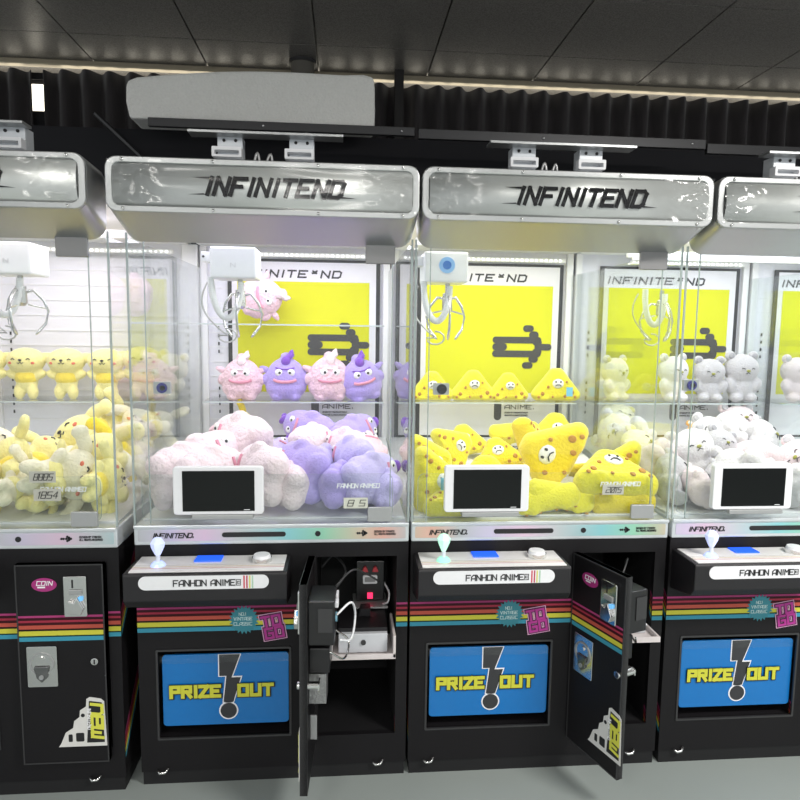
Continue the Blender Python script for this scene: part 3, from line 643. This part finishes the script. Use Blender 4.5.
price_tag(A, .590, .985, .075, '8885'); price_tag(A, .600, .930, .078, '1854')
price_tag(B, .632, .893, .075, '8 5', m=mat('cream_price_sticker', (.62, .64, .55), .6)); price_tag(M3, .612, .930, .070, '2015')
# upper shelf in the second machine
MB().box(.03, .80, .79, 1.0, 1.455, 1.461).build('shelf', GLASS, B); MB().box(.03, .80, .788, .79, 1.455, 1.461).build('shelf_edge', mat('shelf_edge', (.6, .66, .66), .2, alpha=.7), B)

# ------------------------------------------------------------ plush toys
def blob(name, parts, voxel=.006, smooth=4, poly=None):
    mb = MB()
    for p in parts:
        c, r = p[0], p[1]; rot = Matrix.Rotation(p[2], 3, 'Y').to_euler() if len(p) > 2 else None
        mb.ball(c, r, 3, rot)
    if poly: mb.prism(*poly)
    bmesh.ops.recalc_face_normals(mb.b, faces=mb.b.faces)
    me = bpy.data.meshes.new(name+'_src'); mb.b.to_mesh(me); mb.b.free(); o = bpy.data.objects.new(name+'_src', me); C.objects.link(o)
    rm = o.modifiers.new('r', 'REMESH'); rm.mode = 'VOXEL'; rm.voxel_size = voxel; sm = o.modifiers.new('s', 'SMOOTH'); sm.factor = .6; sm.iterations = smooth
    dg = bpy.context.evaluated_depsgraph_get(); dg.update(); m2 = bpy.data.meshes.new_from_object(o.evaluated_get(dg)); m2.name = name
    bpy.data.objects.remove(o); bpy.data.meshes.remove(me)
    for p in m2.polygons: p.use_smooth = True
    return m2
def em(parts, name, sub=2):
    mb = MB()
    for p in parts: mb.ball(p[0], p[1], sub, Matrix.Rotation(p[2], 3, 'Y').to_euler() if len(p) > 2 else None)
    bmesh.ops.recalc_face_normals(mb.b, faces=mb.b.faces); me = bpy.data.meshes.new(name); mb.b.to_mesh(me); mb.b.free()
    for p in me.polygons: p.use_smooth = True
    return me
def tm(pts, r, name):
    mb = MB(); mb.tube(pts, r, 6); bmesh.ops.recalc_face_normals(mb.b, faces=mb.b.faces); me = bpy.data.meshes.new(name); mb.b.to_mesh(me); mb.b.free(); return me
def sy(c, r, x, z, off=.001):   # y of an ellipsoid's front at x,z
    q = 1-((x-c[0])/r[0])**2-((z-c[2])/r[2])**2
    return c[1]-r[1]*math.sqrt(max(q, .02))-off
def plushmat(name, col, b=.5, s=140): return mat(name, col, .95, bump=b, scale=s, var=.10, sheen=.35, spec=.2)
paleY = plushmat('pale_yellow_plush', (.86, .79, .33)); deepY = plushmat('deep_yellow_plush', (.84, .68, .08)); creamY = plushmat('cream_plush', (.84, .79, .60))
pink = plushmat('pink_curly_plush', (.84, .58, .66), 1.0, 90); ppink = plushmat('pale_pink_plush', (.86, .71, .75), .9, 90); lil = plushmat('lilac_plush', (.42, .33, .74)); dlil = plushmat('violet_tuft_plush', (.20, .07, .50)); llil = plushmat('pale_lilac_plush', (.55, .48, .82))
cheY = plushmat('cheese_yellow_plush', (.84, .74, .03)); cheY2 = plushmat('warm_yellow_plush', (.84, .66, .02)); orng = plushmat('orange_brown_spot', (.50, .24, .03))
gry = plushmat('grey_white_plush', (.52, .50, .52)); wht = plushmat('white_plush', (.72, .69, .70)); rose = plushmat('rose_white_plush', (.80, .66, .68)); dgry = plushmat('grey_plush', (.36, .35, .37))
blk = mat('toy_black', (.01, .01, .012), .4); wte = mat('toy_white', (.85, .85, .85), .5); coral = mat('toy_coral', (.75, .18, .10), .7); salmon = mat('toy_mouth_pink', (.70, .28, .38), .7)
tagb = mat('toy_blue_tag', (.18, .52, .78), .5)
def puppy():
    hc, hr = (0, 0, .158), (.078, .056, .054); P = []
    P.append(('body', blob('body', [((0, 0, .158), hr), ((0, 0, .075), (.044, .036, .052)), ((-.056, -.004, .098), (.030, .018, .017), .5), ((.056, -.004, .098), (.030, .018, .017), -.5), ((-.027, -.012, .028), (.022, .024, .034)), ((.027, -.012, .028), (.022, .024, .034))]), 'main'))
    P.append(('shirt', em([((0, 0, .085), (.0475, .040, .036))], 'shirt', 3), 'second'))
    P.append(('ear', blob('ear', [((-.098, .004, .165), (.046, .016, .022), -.45), ((-.128, .0, .148), (.022, .014, .026), -.2)], .005), 'main'))
    P.append(('ear', blob('ear', [((.098, .004, .165), (.046, .016, .022), .45), ((.128, .0, .148), (.022, .014, .026), .2)], .005), 'main'))
    for x in (-.030, .030):
        z = .166; P.append(('eye', tm([(x-.007, sy(hc, hr, x-.007, z-.002), z-.002), (x, sy(hc, hr, x, z+.003), z+.003), (x+.007, sy(hc, hr, x+.007, z-.002), z-.002)], .0022, 'eye'), blk))
        P.append(('cheek', em([((x*1.45, sy(hc, hr, x*1.45, .150, -.002), .150), (.009, .004, .006))], 'cheek'), coral))
    P.append(('nose', em([((0, sy(hc, hr, 0, .162), .162), (.007, .004, .005))], 'nose'), blk))
    P.append(('mouth', tm([(x, sy(hc, hr, x, z), z) for x, z in ((-.012, .152), (-.006, .147), (0, .155), (.006, .147), (.012, .152))], .0016, 'mouth'), blk))
    return P
def monster(long=0):
    if long: return pillow()
    k = .045*long; bc, br = (0, 0, .085+k), (.082, .058, .088+k); P = []
    P.append(('body', blob('body', [(bc, br), ((0, .0, .048), (.084, .060, .050)), ((-.080, -.004, .085), (.020, .02, .026), .5), ((.080, -.004, .085), (.020, .02, .026), -.5), ((-.035, -.02, .014), (.028, .03, .02)), ((.035, -.02, .014), (.028, .03, .02)), ((.0, .0, .178+2*k), (.022, .02, .016))]), 'main'))
    P.append(('tuft', blob('tuft', [((.002, -.030, .158), (.020, .020, .022)), ((.010, -.012, .174), (.028, .026, .013), -.4), ((.020, -.010, .188), (.011, .010, .020), .5)], .005, 3), 'second'))
    for s in (-1, 1): P.append(('ear', blob('ear', [((s*.083, 0, .122+k), (.022, .012, .014), -s*.5), ((s*.098, 0, .130+k), (.012, .008, .010))], .005, 2), 'main'))
    for x in (-.024, .024):
        z = .113+k; y = sy(bc, br, x, z, -.002)
        P.append(('eye', em([((x, y, z), (.0165, .006, .015))], 'eye'), wte)); P.append(('pupil', em([((x*.85, y-.0055, z-.001), (.0055, .0022, .0055))], 'pupil'), blk))
    P.append(('mouth', tm([(x, sy(bc, br, x, z), z) for x, z in ((-.045, .083+k), (-.03, .077+k), (-.01, .075+k), (.01, .075+k), (.03, .077+k), (.045, .083+k))], .0065, 'mouth'), salmon))
    P.append(('brow', tm([(x, sy(bc, br, x, z), z) for x, z in ((-.038, .132+k), (-.01, .126+k), (.01, .126+k), (.038, .132+k))], .003, 'brow'), 'second'))
    return P
def pillow():
    bc, br = (0, 0, .125), (.076, .060, .125); P = []
    P.append(('body', blob('body', [(bc, br), ((0, 0, .07), (.084, .064, .07)), ((-.066, -.020, .12), (.022, .022, .036), .4), ((.066, -.020, .12), (.022, .022, .036), -.4), ((-.040, -.006, .018), (.036, .038, .030)), ((.040, -.006, .018), (.036, .038, .030))], .006, 6), 'main'))
    P.append(('tuft', blob('tuft', [((.0, -.018, .240), (.024, .022, .014), .5), ((.012, -.004, .252), (.014, .014, .014))], .005, 3), 'second'))
    for x in (-.022, .022):
        z = .185; y = sy(bc, br, x, z, -.002)
        P.append(('eye', em([((x, y, z), (.0145, .006, .0135))], 'eye'), wte)); P.append(('pupil', em([((x*.85, y-.0055, z-.001), (.005, .0022, .005))], 'pupil'), blk))
    P.append(('mouth', tm([(x, sy(bc, br, x, z), z) for x, z in ((-.036, .160), (-.02, .155), (0, .153), (.02, .155), (.036, .160))], .005, 'mouth'), salmon))
    return P
def cheese(th=.075):
    P = []; B = []
    for j in range(6):
        z = .024+.017*j; hw = .076*(1-j/5.6)
        for i in range(-4, 5): B.append(((hw*i/4, 0, z), (.027, .038, .026)))
    B += [((-.05, -.01, .012), (.03, .034, .014)), ((.05, -.01, .012), (.03, .034, .014))]
    P.append(('body', blob('body', B, .006, 6), 'main'))
    y = -.0375
    for x, z, r in ((-.062, .030, .008), (-.040, .058, .006), (.058, .036, .009), (.072, .018, .006), (-.078, .016, .006), (.030, .020, .007), (-.02, .018, .005), (.035, .080, .005)): P.append(('spot', em([((x, y, z), (r, .0032, r*1.1))], 'spot'), orng))
    P.append(('muzzle', em([((0, y, .072), (.024, .006, .020))], 'muzzle'), 'second'))
    for x in (-.010, .010): P.append(('eye', em([((x, y-.0055, .080), (.0035, .002, .0045))], 'eye'), blk))
    P.append(('mouth', tm([(-.012, y-.006, .062), (-.005, y-.0075, .068), (.005, y-.0075, .068), (.012, y-.006, .062)], .0017, 'mouth'), blk))
    return P
def bear():
    hc, hr = (0, 0, .140), (.076, .056, .064); P = []
    P.append(('body', blob('body', [(hc, hr), ((0, 0, .055), (.056, .044, .055)), ((-.058, -.018, .07), (.024, .024, .034), -.5), ((.058, -.018, .07), (.024, .024, .034), .5), ((-.032, -.025, .018), (.027, .036, .02)), ((.032, -.025, .018), (.027, .036, .02))]), 'main'))
    for s in (-1, 1):
        P.append(('ear', blob('ear', [((s*.052, .002, .196), (.024, .014, .022))], .005, 2), 'main')); P.append(('ear_lining', em([((s*.052, -.011, .196), (.014, .004, .013))], 'ear_lining'), 'second'))
    for x in (-.022, .022): P.append(('eye', tm([(x-.007, sy(hc, hr, x-.007, .142), .142), (x, sy(hc, hr, x, .146), .146), (x+.007, sy(hc, hr, x+.007, .142), .142)], .0018, 'eye'), blk))
    P.append(('nose', em([((0, sy(hc, hr, 0, .134), .134), (.009, .005, .006))], 'nose'), mat('toy_olive', (.30, .30, .04), .5)))
    P.append(('mouth', tm([(x, sy(hc, hr, x, z), z) for x, z in ((-.010, .121), (0, .127), (.010, .121))], .0015, 'mouth'), blk))
    return P
TPL = {'puppy': puppy(), 'monster': monster(), 'long': monster(1), 'cheese': cheese(), 'bear': bear()}
NAMES = {'puppy': 'puppy_plush', 'monster': 'monster_plush', 'long': 'monster_plush', 'cheese': 'cheese_plush', 'bear': 'bear_plush'}
def plush(kind, loc, rot, s, main, second, label, group, skip=()):
    r = empty(NAMES[kind], loc, label, 'plush toy', group); r.rotation_euler = tuple(math.radians(a) for a in rot)
    for nm, me, m in TPL[kind]:
        if nm in skip: continue
        o = bpy.data.objects.new(nm, me); C.objects.link(o); o.parent = r; o.scale = (s, s, s)
        if len(me.materials) == 0: me.materials.append(None)
        o.material_slots[0].link = 'OBJECT'; o.material_slots[0].material = main if m == 'main' else second if m == 'second' else m
    if 'blue tag' in label:
        inv = r.rotation_euler.to_matrix().inverted(); cen = Vector((0, 0, {'cheese': .045, 'long': .10}.get(kind, .06)*s))
        t = MB().box(-.014, .014, -.001, .001, -.020, .020).build('blue_tag', tagb, r); t.location = cen+inv @ Vector((.045, -.052*s, -.005 if kind == 'cheese' else -.02)); t.rotation_euler = inv.to_euler()
    return r
COL = {'py': (paleY, deepY), 'cy': (creamY, paleY), 'pk': (pink, ppink), 'pp': (ppink, pink), 'li': (lil, dlil), 'll': (llil, dlil), 'ch': (cheY, wte), 'cw': (cheY2, wte), 'gr': (gry, dgry), 'wh': (wht, gry), 'ro': (rose, gry)}
T = [
  ('puppy', (-0.846, 0.88, 1.138), (0, 0, 0), 1.0, 'py', 'yellow puppy toy cut by the left picture edge, on the shelf', 'puppy toys on the shelf of the leftmost machine'),
  ('puppy', (-0.69, 0.88, 1.138), (0, 0, 0), 1.0, 'py', 'first whole yellow puppy toy from the left on the shelf', 'puppy toys on the shelf of the leftmost machine'),
  ('puppy', (-0.528, 0.88, 1.138), (0, 0, 0), 1.0, 'py', 'middle one of the three whole yellow puppy toys on the shelf', 'puppy toys on the shelf of the leftmost machine'),
  ('puppy', (-0.365, 0.88, 1.138), (0, 0, 0), 1.0, 'py', 'yellow puppy toy on the shelf behind the glass edge, third whole one', 'puppy toys on the shelf of the leftmost machine'),
  ('puppy', (-0.223, 0.9, 1.138), (0, 0, 12), 1.05, 'py', 'yellow puppy toy at the right of the shelf, seen through side glass', 'puppy toys on the shelf of the leftmost machine'),
  ('bear', (-0.124, 0.92, 1.138), (0, 10, -20), 0.95, 'cy', 'cream toy slumped at the right end of the puppy shelf', 'puppy toys on the shelf of the leftmost machine'),
  ('puppy', (-0.66, 0.215, 0.944), (-50, 60, 0), 1.224, 'cy', 'cream yellow toy at the top left of the puppy heap', 'toys heaped in the leftmost machine'),
  ('puppy', (-0.634, 0.03, 0.879), (-40, 50, 20), 1.152, 'py', 'pale yellow toy leaving the picture at the left, low in the heap', 'toys heaped in the leftmost machine'),
  ('puppy', (-0.456, 0.289, 0.933), (-70, 40, 0), 1.08, 'py', 'yellow toy in the dip of the puppy heap behind the upper price sticker', 'toys heaped in the leftmost machine'),
  ('puppy', (-0.38, 0.084, 0.962), (-60, -70, 0), 1.152, 'py', 'yellow toy lying left of the lower price sticker', 'toys heaped in the leftmost machine'),
  ('puppy', (-0.63, 0.022, 0.951), (-30, 80, 0), 1.08, 'py', 'yellow toy at the bottom left against the front glass', 'toys heaped in the leftmost machine'),
  ('puppy', (-0.246, 0.435, 0.915), (-35, -50, 0), 1.296, 'py', 'large pale yellow puppy toy sloping up behind the upper price sticker', 'toys heaped in the leftmost machine'),
  ('puppy', (-0.336, 0.016, 0.999), (-40, 100, 0), 1.08, 'cy', 'cream yellow toy lying at the front, under the lower price sticker', 'toys heaped in the leftmost machine'),
  ('puppy', (-0.091, 0.132, 0.867), (-30, -35, 0), 1.296, 'py', 'big yellow puppy toy at the front right of the heap, by the lock plate', 'toys heaped in the leftmost machine'),
  ('puppy', (-0.332, 0.053, 0.88), (-80, 10, 0), 0.9, 'py', 'small yellow toy at the front between the cream toy and the left corner', 'toys heaped in the leftmost machine'),
  ('puppy', (-0.402, 0.627, 1.022), (-40, 80, 0), 1.08, 'py', 'yellow toy high in the back of the heap, right side', 'toys heaped in the leftmost machine'),
  ('puppy', (-0.312, 0.349, 0.921), (-30, 60, 0), 1.008, 'cw', 'deeper yellow toy in the middle of the right side of the heap', 'toys heaped in the leftmost machine'),
  ('puppy', (-0.247, 0.626, 0.915), (-20, 30, 0), 1.08, 'cy', 'cream toy at the back right of the heap, seen through side glass', 'toys heaped in the leftmost machine'),
  ('puppy', (-0.13, 0.72, 0.937), (-60, -30, 0), 1.152, 'cy', 'cream toy against the rear post of the leftmost machine', 'toys heaped in the leftmost machine'),
  ('puppy', (-0.124, 0.452, 0.889), (-30, -20, 0), 1.08, 'cy', 'cream toy along the side glass, below the back ones', 'toys heaped in the leftmost machine'),
  ('puppy', (-0.406, 0.004, 0.939), (-70, 75, 0), 0.864, 'cy', 'small cream toy lowest at the front left, against the glass', 'toys heaped in the leftmost machine'),
  ('puppy', (-0.229, 0.004, 0.949), (-70, -80, 0), 0.9, 'py', 'small yellow toy lowest at the front, left of the lock plate', 'toys heaped in the leftmost machine'),
  ('puppy', (-0.15, -0.0, 0.955), (-75, 85, 0), 0.9, 'py', 'small yellow toy lowest at the front, half behind the lock plate', 'toys heaped in the leftmost machine'),
  ('puppy', (-0.212, 0.205, 0.867), (-50, 20, 0), 1.08, 'cy', 'cream toy low along the side glass near the front corner', 'toys heaped in the leftmost machine'),
  ('monster', (0.197, 0.88, 1.138), (0, 0, 0), 1.02, 'pk', 'pink fluffy monster toy at the left end of the shelf', 'monster toys on the shelf of the second machine'),
  ('monster', (0.384, 0.88, 1.138), (0, 0, 0), 1.05, 'li', 'purple monster toy with dark tuft, second on the shelf', 'monster toys on the shelf of the second machine'),
  ('monster', (0.569, 0.88, 1.138), (0, 0, 6), 1.08, 'pk', 'pink monster toy between the two purple ones on the shelf', 'monster toys on the shelf of the second machine'),
  ('monster', (0.73, 0.89, 1.138), (0, -14, 14), 1.05, 'li', 'purple monster toy leaning at the right end of the shelf', 'monster toys on the shelf of the second machine'),
  ('monster', (0.2, 0.9, 1.555), (0, 78, 0), 1.0, 'pk', 'pink monster toy lying on its side on the top shelf behind the claw', ''),
  ('long', (0.053, 0.249, 0.924), (-40, 60, 0), 1.178, 'pp', 'pale pink toy at the left side of the purple heap, above the display corner', 'toys heaped in the second machine'),
  ('long', (0.347, 0.381, 1.005), (-50, -80, 0), 1.292, 'pp', 'large pale pink toy bulging above the display', 'toys heaped in the second machine'),
  ('long', (0.056, 0.04, 0.97), (-60, 75, 0), 1.064, 'pp', 'pale pink toy in the front left corner beside the display', 'toys heaped in the second machine'),
  ('long', (0.139, 0.041, 0.957), (-60, 80, 0), 1.14, 'pp', 'pale pink toy right behind the display', 'toys heaped in the second machine'),
  ('long', (0.432, 0.041, 0.966), (-60, -80, 0), 1.14, 'pp', 'curly pale pink toy right of the display', 'toys heaped in the second machine'),
  ('long', (0.364, 0.421, 0.913), (-60, 30, 0), 0.836, 'll', 'small lilac toy between the pink toys above the display', 'toys heaped in the second machine'),
  ('long', (0.59, 0.692, 0.983), (-30, -70, 0), 1.026, 'li', 'purple monster toy lying on top of the heap with face turned up', 'toys heaped in the second machine'),
  ('long', (0.609, 0.616, 0.977), (-50, 65, 0), 1.026, 'li', 'purple toy stretched diagonally at the top right of the heap', 'toys heaped in the second machine'),
  ('long', (0.452, 0.454, 0.988), (-60, 80, 0), 0.988, 'pp', 'pale pink toy wedged under the face-up purple toy', 'toys heaped in the second machine'),
  ('long', (0.701, 0.39, 0.981), (-60, -80, 0), 0.988, 'pp', 'pale pink toy wedged under the diagonal purple toy', 'toys heaped in the second machine'),
  ('long', (0.525, 0.239, 0.961), (-70, 85, 0), 0.874, 'll', 'pillow-like pale lilac toy in the centre of the heap', 'toys heaped in the second machine'),
  ('long', (0.708, 0.171, 0.986), (-70, -85, 0), 1.026, 'll', 'pale lilac toy lying flat behind the white glass lettering', 'toys heaped in the second machine'),
  ('long', (0.559, 0.077, 0.961), (-60, -75, 0), 1.14, 'li', 'big purple toy at the front, left of the price sticker', 'toys heaped in the second machine'),
  ('long', (0.648, 0.042, 0.951), (-50, 80, 0), 0.988, 'll', 'lilac toy with blue tag at the front under the price sticker', 'toys heaped in the second machine'),
  ('long', (0.72, 0.471, 0.926), (-70, 10, 0), 0.912, 'pk', 'curly pink toy upright along the right side glass', 'toys heaped in the second machine'),
  ('long', (0.709, 0.159, 0.889), (-70, 20, 0), 0.836, 'li', 'purple toy with dark tuft in the front right corner', 'toys heaped in the second machine'),
  ('long', (0.058, 0.052, 0.933), (-75, 80, 0), 0.836, 'pp', 'small pale pink toy lowest at the front left of the purple heap', 'toys heaped in the second machine'),
  ('long', (0.49, 0.033, 0.937), (-75, -80, 0), 0.874, 'pp', 'pale pink toy lowest at the front, just right of the display', 'toys heaped in the second machine'),
  ('long', (0.59, 0.033, 0.941), (-75, 85, 0), 0.874, 'li', 'purple toy lowest at the front, left of the lock plate', 'toys heaped in the second machine'),
  ('long', (0.785, 0.031, 0.919), (-75, -60, 0), 0.76, 'll', 'small lilac toy squeezed behind the lock plate', 'toys heaped in the second machine'),
  ('puppy', (0.141, 0.755, 1.02), (-60, 85, 0), 0.792, 'cw', 'small yellow toy behind the large pink one', 'toys heaped in the second machine'),
  ('bear', (0.24, 0.762, 0.932), (-30, 40, 0), 0.555, 'rd', 'small coral red toy beside the yellow one on the purple heap', 'toys heaped in the second machine'),
  ('cheese', (1.021, 0.88, 1.138), (0, 0, 0), 0.95, 'ch', "yellow cheese toy behind the small camera at the shelf's left end", 'cheese toys on the shelf of the third machine'),
  ('cheese', (1.204, 0.88, 1.138), (0, 0, 0), 1.0, 'ch', "yellow cheese toy with frown, second from the shelf's left end", 'cheese toys on the shelf of the third machine'),
  ('cheese', (1.362, 0.88, 1.138), (0, 0, 4), 0.92, 'ch', "smaller yellow cheese toy, third from the shelf's left end", 'cheese toys on the shelf of the third machine'),
  ('cheese', (1.58, 0.88, 1.138), (0, 0, -4), 1.08, 'ch', "largest yellow cheese toy with blue tag at the shelf's right end", 'cheese toys on the shelf of the third machine'),
  ('cheese', (0.879, 0.268, 0.966), (-20, 80, 0), 1.092, 'ch', 'yellow toy standing in the left corner of the cheese heap', 'toys heaped in the third machine'),
  ('cheese', (0.869, 0.102, 0.957), (-20, 90, 0), 1.092, 'ch', 'yellow toy with blue tag in the front left corner beside the display', 'toys heaped in the third machine'),
  ('cheese', (1.149, 0.695, 0.926), (-15, -10, 0), 0.975, 'ch', 'yellow cheese toy with frowning face high at the left of the heap', 'toys heaped in the third machine'),
  ('cheese', (1.012, 0.479, 0.965), (-20, 60, 0), 1.014, 'ch', "yellow cheese toy tilted just above the display's left corner", 'toys heaped in the third machine'),
  ('cheese', (1.246, 0.47, 0.907), (-30, -12, 0), 1.014, 'cw', 'yellow cheese toy peeking over the middle of the display', 'toys heaped in the third machine'),
  ('cheese', (1.12, 0.132, 0.859), (-30, 0, 0), 1.326, 'ch', 'yellow cheese toy right behind the display of the third machine', 'toys heaped in the third machine'),
  ('cheese', (1.358, 0.72, 1.041), (-40, 175, 0), 1.092, 'ch', 'upturned yellow toy at the back centre of the cheese heap', 'toys heaped in the third machine'),
  ('cheese', (1.539, 0.752, 0.933), (-20, 8, 0), 1.248, 'ch', 'broad yellow cheese toy at the back right of the heap', 'toys heaped in the third machine'),
  ('cheese', (1.341, 0.469, 0.993), (-60, 70, 0), 1.17, 'cw', 'warm yellow toy lying sideways in the middle of the cheese heap', 'toys heaped in the third machine'),
  ('cheese', (1.533, 0.461, 0.966), (-40, -60, 0), 1.014, 'cw', 'warm yellow toy leaning right below the broad back one', 'toys heaped in the third machine'),
  ('cheese', (1.436, 0.221, 0.976), (-10, -65, 0), 1.482, 'cw', 'large spotted cheese toy standing right of the display', 'toys heaped in the third machine'),
  ('cheese', (1.543, 0.238, 0.943), (-75, 175, 0), 1.248, 'cw', 'smooth yellow toy hump right of centre, above the price sticker', 'toys heaped in the third machine'),
  ('cheese', (1.527, 0.033, 0.933), (-65, 5, 0), 1.404, 'ch', 'big yellow toy lying at the front beneath the price sticker', 'toys heaped in the third machine'),
  ('cheese', (1.657, 0.18, 0.959), (-20, -85, 0), 1.092, 'ch', 'bright yellow toy against the right side glass at the front', 'toys heaped in the third machine'),
  ('cheese', (1.346, 0.039, 0.917), (-75, 190, 0), 1.17, 'ch', 'yellow toy lying lowest at the front centre', 'toys heaped in the third machine'),
  ('cheese', (0.983, 0.028, 0.872), (-70, 0, 0), 0.936, 'ch', 'small yellow toy lowest at the front left corner of the cheese heap', 'toys heaped in the third machine'),
  ('cheese', (1.295, 0.03, 0.91), (-75, 170, 0), 1.092, 'ch', 'yellow toy lying flat lowest at the front, right of the display', 'toys heaped in the third machine'),
  ('cheese', (1.557, 0.039, 0.878), (-75, 0, 0), 1.092, 'cw', 'warm yellow toy lying flat lowest at the front, left of the lock plate', 'toys heaped in the third machine'),
  ('bear', (1.459, 0.112, 0.877), (-40, -60, 0), 0.592, 'wh', 'small white toy tucked between the yellow ones at the front', 'toys heaped in the third machine'),
  ('bear', (1.857, 0.9, 1.138), (0, 0, 25), 0.95, 'cy', 'cream bear toy at the left end of the bear shelf', 'bear toys on the shelf of the fourth machine'),
  ('bear', (2.121, 0.88, 1.138), (0, 0, 15), 1.0, 'wh', 'white bear toy behind the glass corner on the bear shelf', 'bear toys on the shelf of the fourth machine'),
  ('bear', (2.292, 0.88, 1.138), (0, 0, -8), 0.95, 'gr', 'grey bear toy just left of the right-end one on the shelf', 'bear toys on the shelf of the fourth machine'),
  ('bear', (2.445, 0.88, 1.138), (0, 0, 0), 1.06, 'gr', 'grey bear toy with olive nose at the right end of the shelf', 'bear toys on the shelf of the fourth machine'),
  ('bear', (2.716, 0.88, 1.138), (0, 0, 0), 1.0, 'ro', 'rosy toy on the shelf of the rightmost machine', ''),
  ('bear', (1.828, 0.803, 0.93), (-30, 20, 0), 1.11, 'cy', 'cream bear toy at the back left of the white heap', 'toys heaped in the fourth machine'),
  ('bear', (1.92, 0.613, 0.973), (-40, -70, 0), 1.184, 'wh', 'white bear toy along the left side glass, behind the yellow heap', 'toys heaped in the fourth machine'),
  ('bear', (1.765, 0.43, 0.906), (-50, 40, 0), 1.11, 'cy', 'cream bear toy in the left half of the white heap', 'toys heaped in the fourth machine'),
  ('bear', (1.716, 0.271, 0.985), (-40, 100, 0), 1.11, 'ro', 'rosy bear toy low at the left side glass', 'toys heaped in the fourth machine'),
  ('bear', (2.34, 0.706, 1.082), (-60, -170, 0), 1.184, 'wh', 'white bear toy humped highest at the back of the heap', 'toys heaped in the fourth machine'),
  ('bear', (2.309, 0.599, 0.968), (-40, -70, 0), 1.11, 'wh', 'white bear toy lying left of the highest one', 'toys heaped in the fourth machine'),
  ('bear', (2.116, 0.48, 0.895), (-20, 20, 0), 0.888, 'gr', 'grey bear toy with face showing above the display', 'toys heaped in the fourth machine'),
  ('bear', (2.24, 0.35, 1.006), (-70, 160, 0), 1.11, 'ro', 'pinkish bear toy above the middle of the display', 'toys heaped in the fourth machine'),
  ('bear', (2.347, 0.556, 0.952), (-50, 60, 0), 1.11, 'wh', 'white bear toy at the back right of the heap', 'toys heaped in the fourth machine'),
  ('bear', (2.449, 0.235, 0.916), (-50, -60, 0), 1.11, 'ro', 'rosy bear toy right of the display, upper one', 'toys heaped in the fourth machine'),
  ('bear', (2.246, 0.052, 0.931), (-60, 80, 0), 1.11, 'wh', 'white bear toy right of the display, lower one', 'toys heaped in the fourth machine'),
  ('bear', (2.004, 0.321, 0.878), (-20, -20, 0), 1.11, 'wh', 'white bear toy left above the display', 'toys heaped in the fourth machine'),
  ('bear', (1.727, 0.115, 0.899), (-50, 60, 0), 1.036, 'gr', 'grey bear toy in the front left corner beside the display', 'toys heaped in the fourth machine'),
  ('bear', (2.114, 0.081, 0.948), (-60, -90, 0), 1.184, 'wh', 'white bear toy right behind the fourth display', 'toys heaped in the fourth machine'),
  ('bear', (2.231, 0.775, 0.92), (-30, 0, 0), 0.703, 'or', 'small orange toy peeking out at the back left of the white heap', 'toys heaped in the fourth machine'),
  ('bear', (2.425, 0.86, 0.969), (-50, 70, 0), 0.592, 'or', 'small orange and white toy at the very back right of the heap', 'toys heaped in the fourth machine'),
  ('bear', (1.816, 0.035, 0.909), (-70, 70, 0), 0.888, 'ro', 'small rosy toy lowest at the front left of the white heap', 'toys heaped in the fourth machine'),
  ('bear', (2.216, 0.036, 0.923), (-70, -80, 0), 0.962, 'wh', 'small white toy lowest at the front, right of the display', 'toys heaped in the fourth machine'),
  ('bear', (1.913, 0.034, 0.924), (-75, 80, 0), 0.962, 'gr', 'grey toy lowest at the front, behind the foot of the fourth display', 'toys heaped in the fourth machine'),
  ('bear', (2.424, 0.759, 0.917), (-30, 0, 0), 1.11, 'ro', 'rosy toy heaped in the rightmost machine', 'toys heaped in the fourth machine'),
]
COL['rd'] = (plushmat('coral_red_plush', (.75, .22, .20)), wte); COL['or'] = (plushmat('orange_plush', (.80, .42, .10)), wte)
for kind, loc, rot, s, col, lab, grp in T:
    plush(kind, loc, rot, s, COL[col][0], COL[col][1], lab, grp or None)
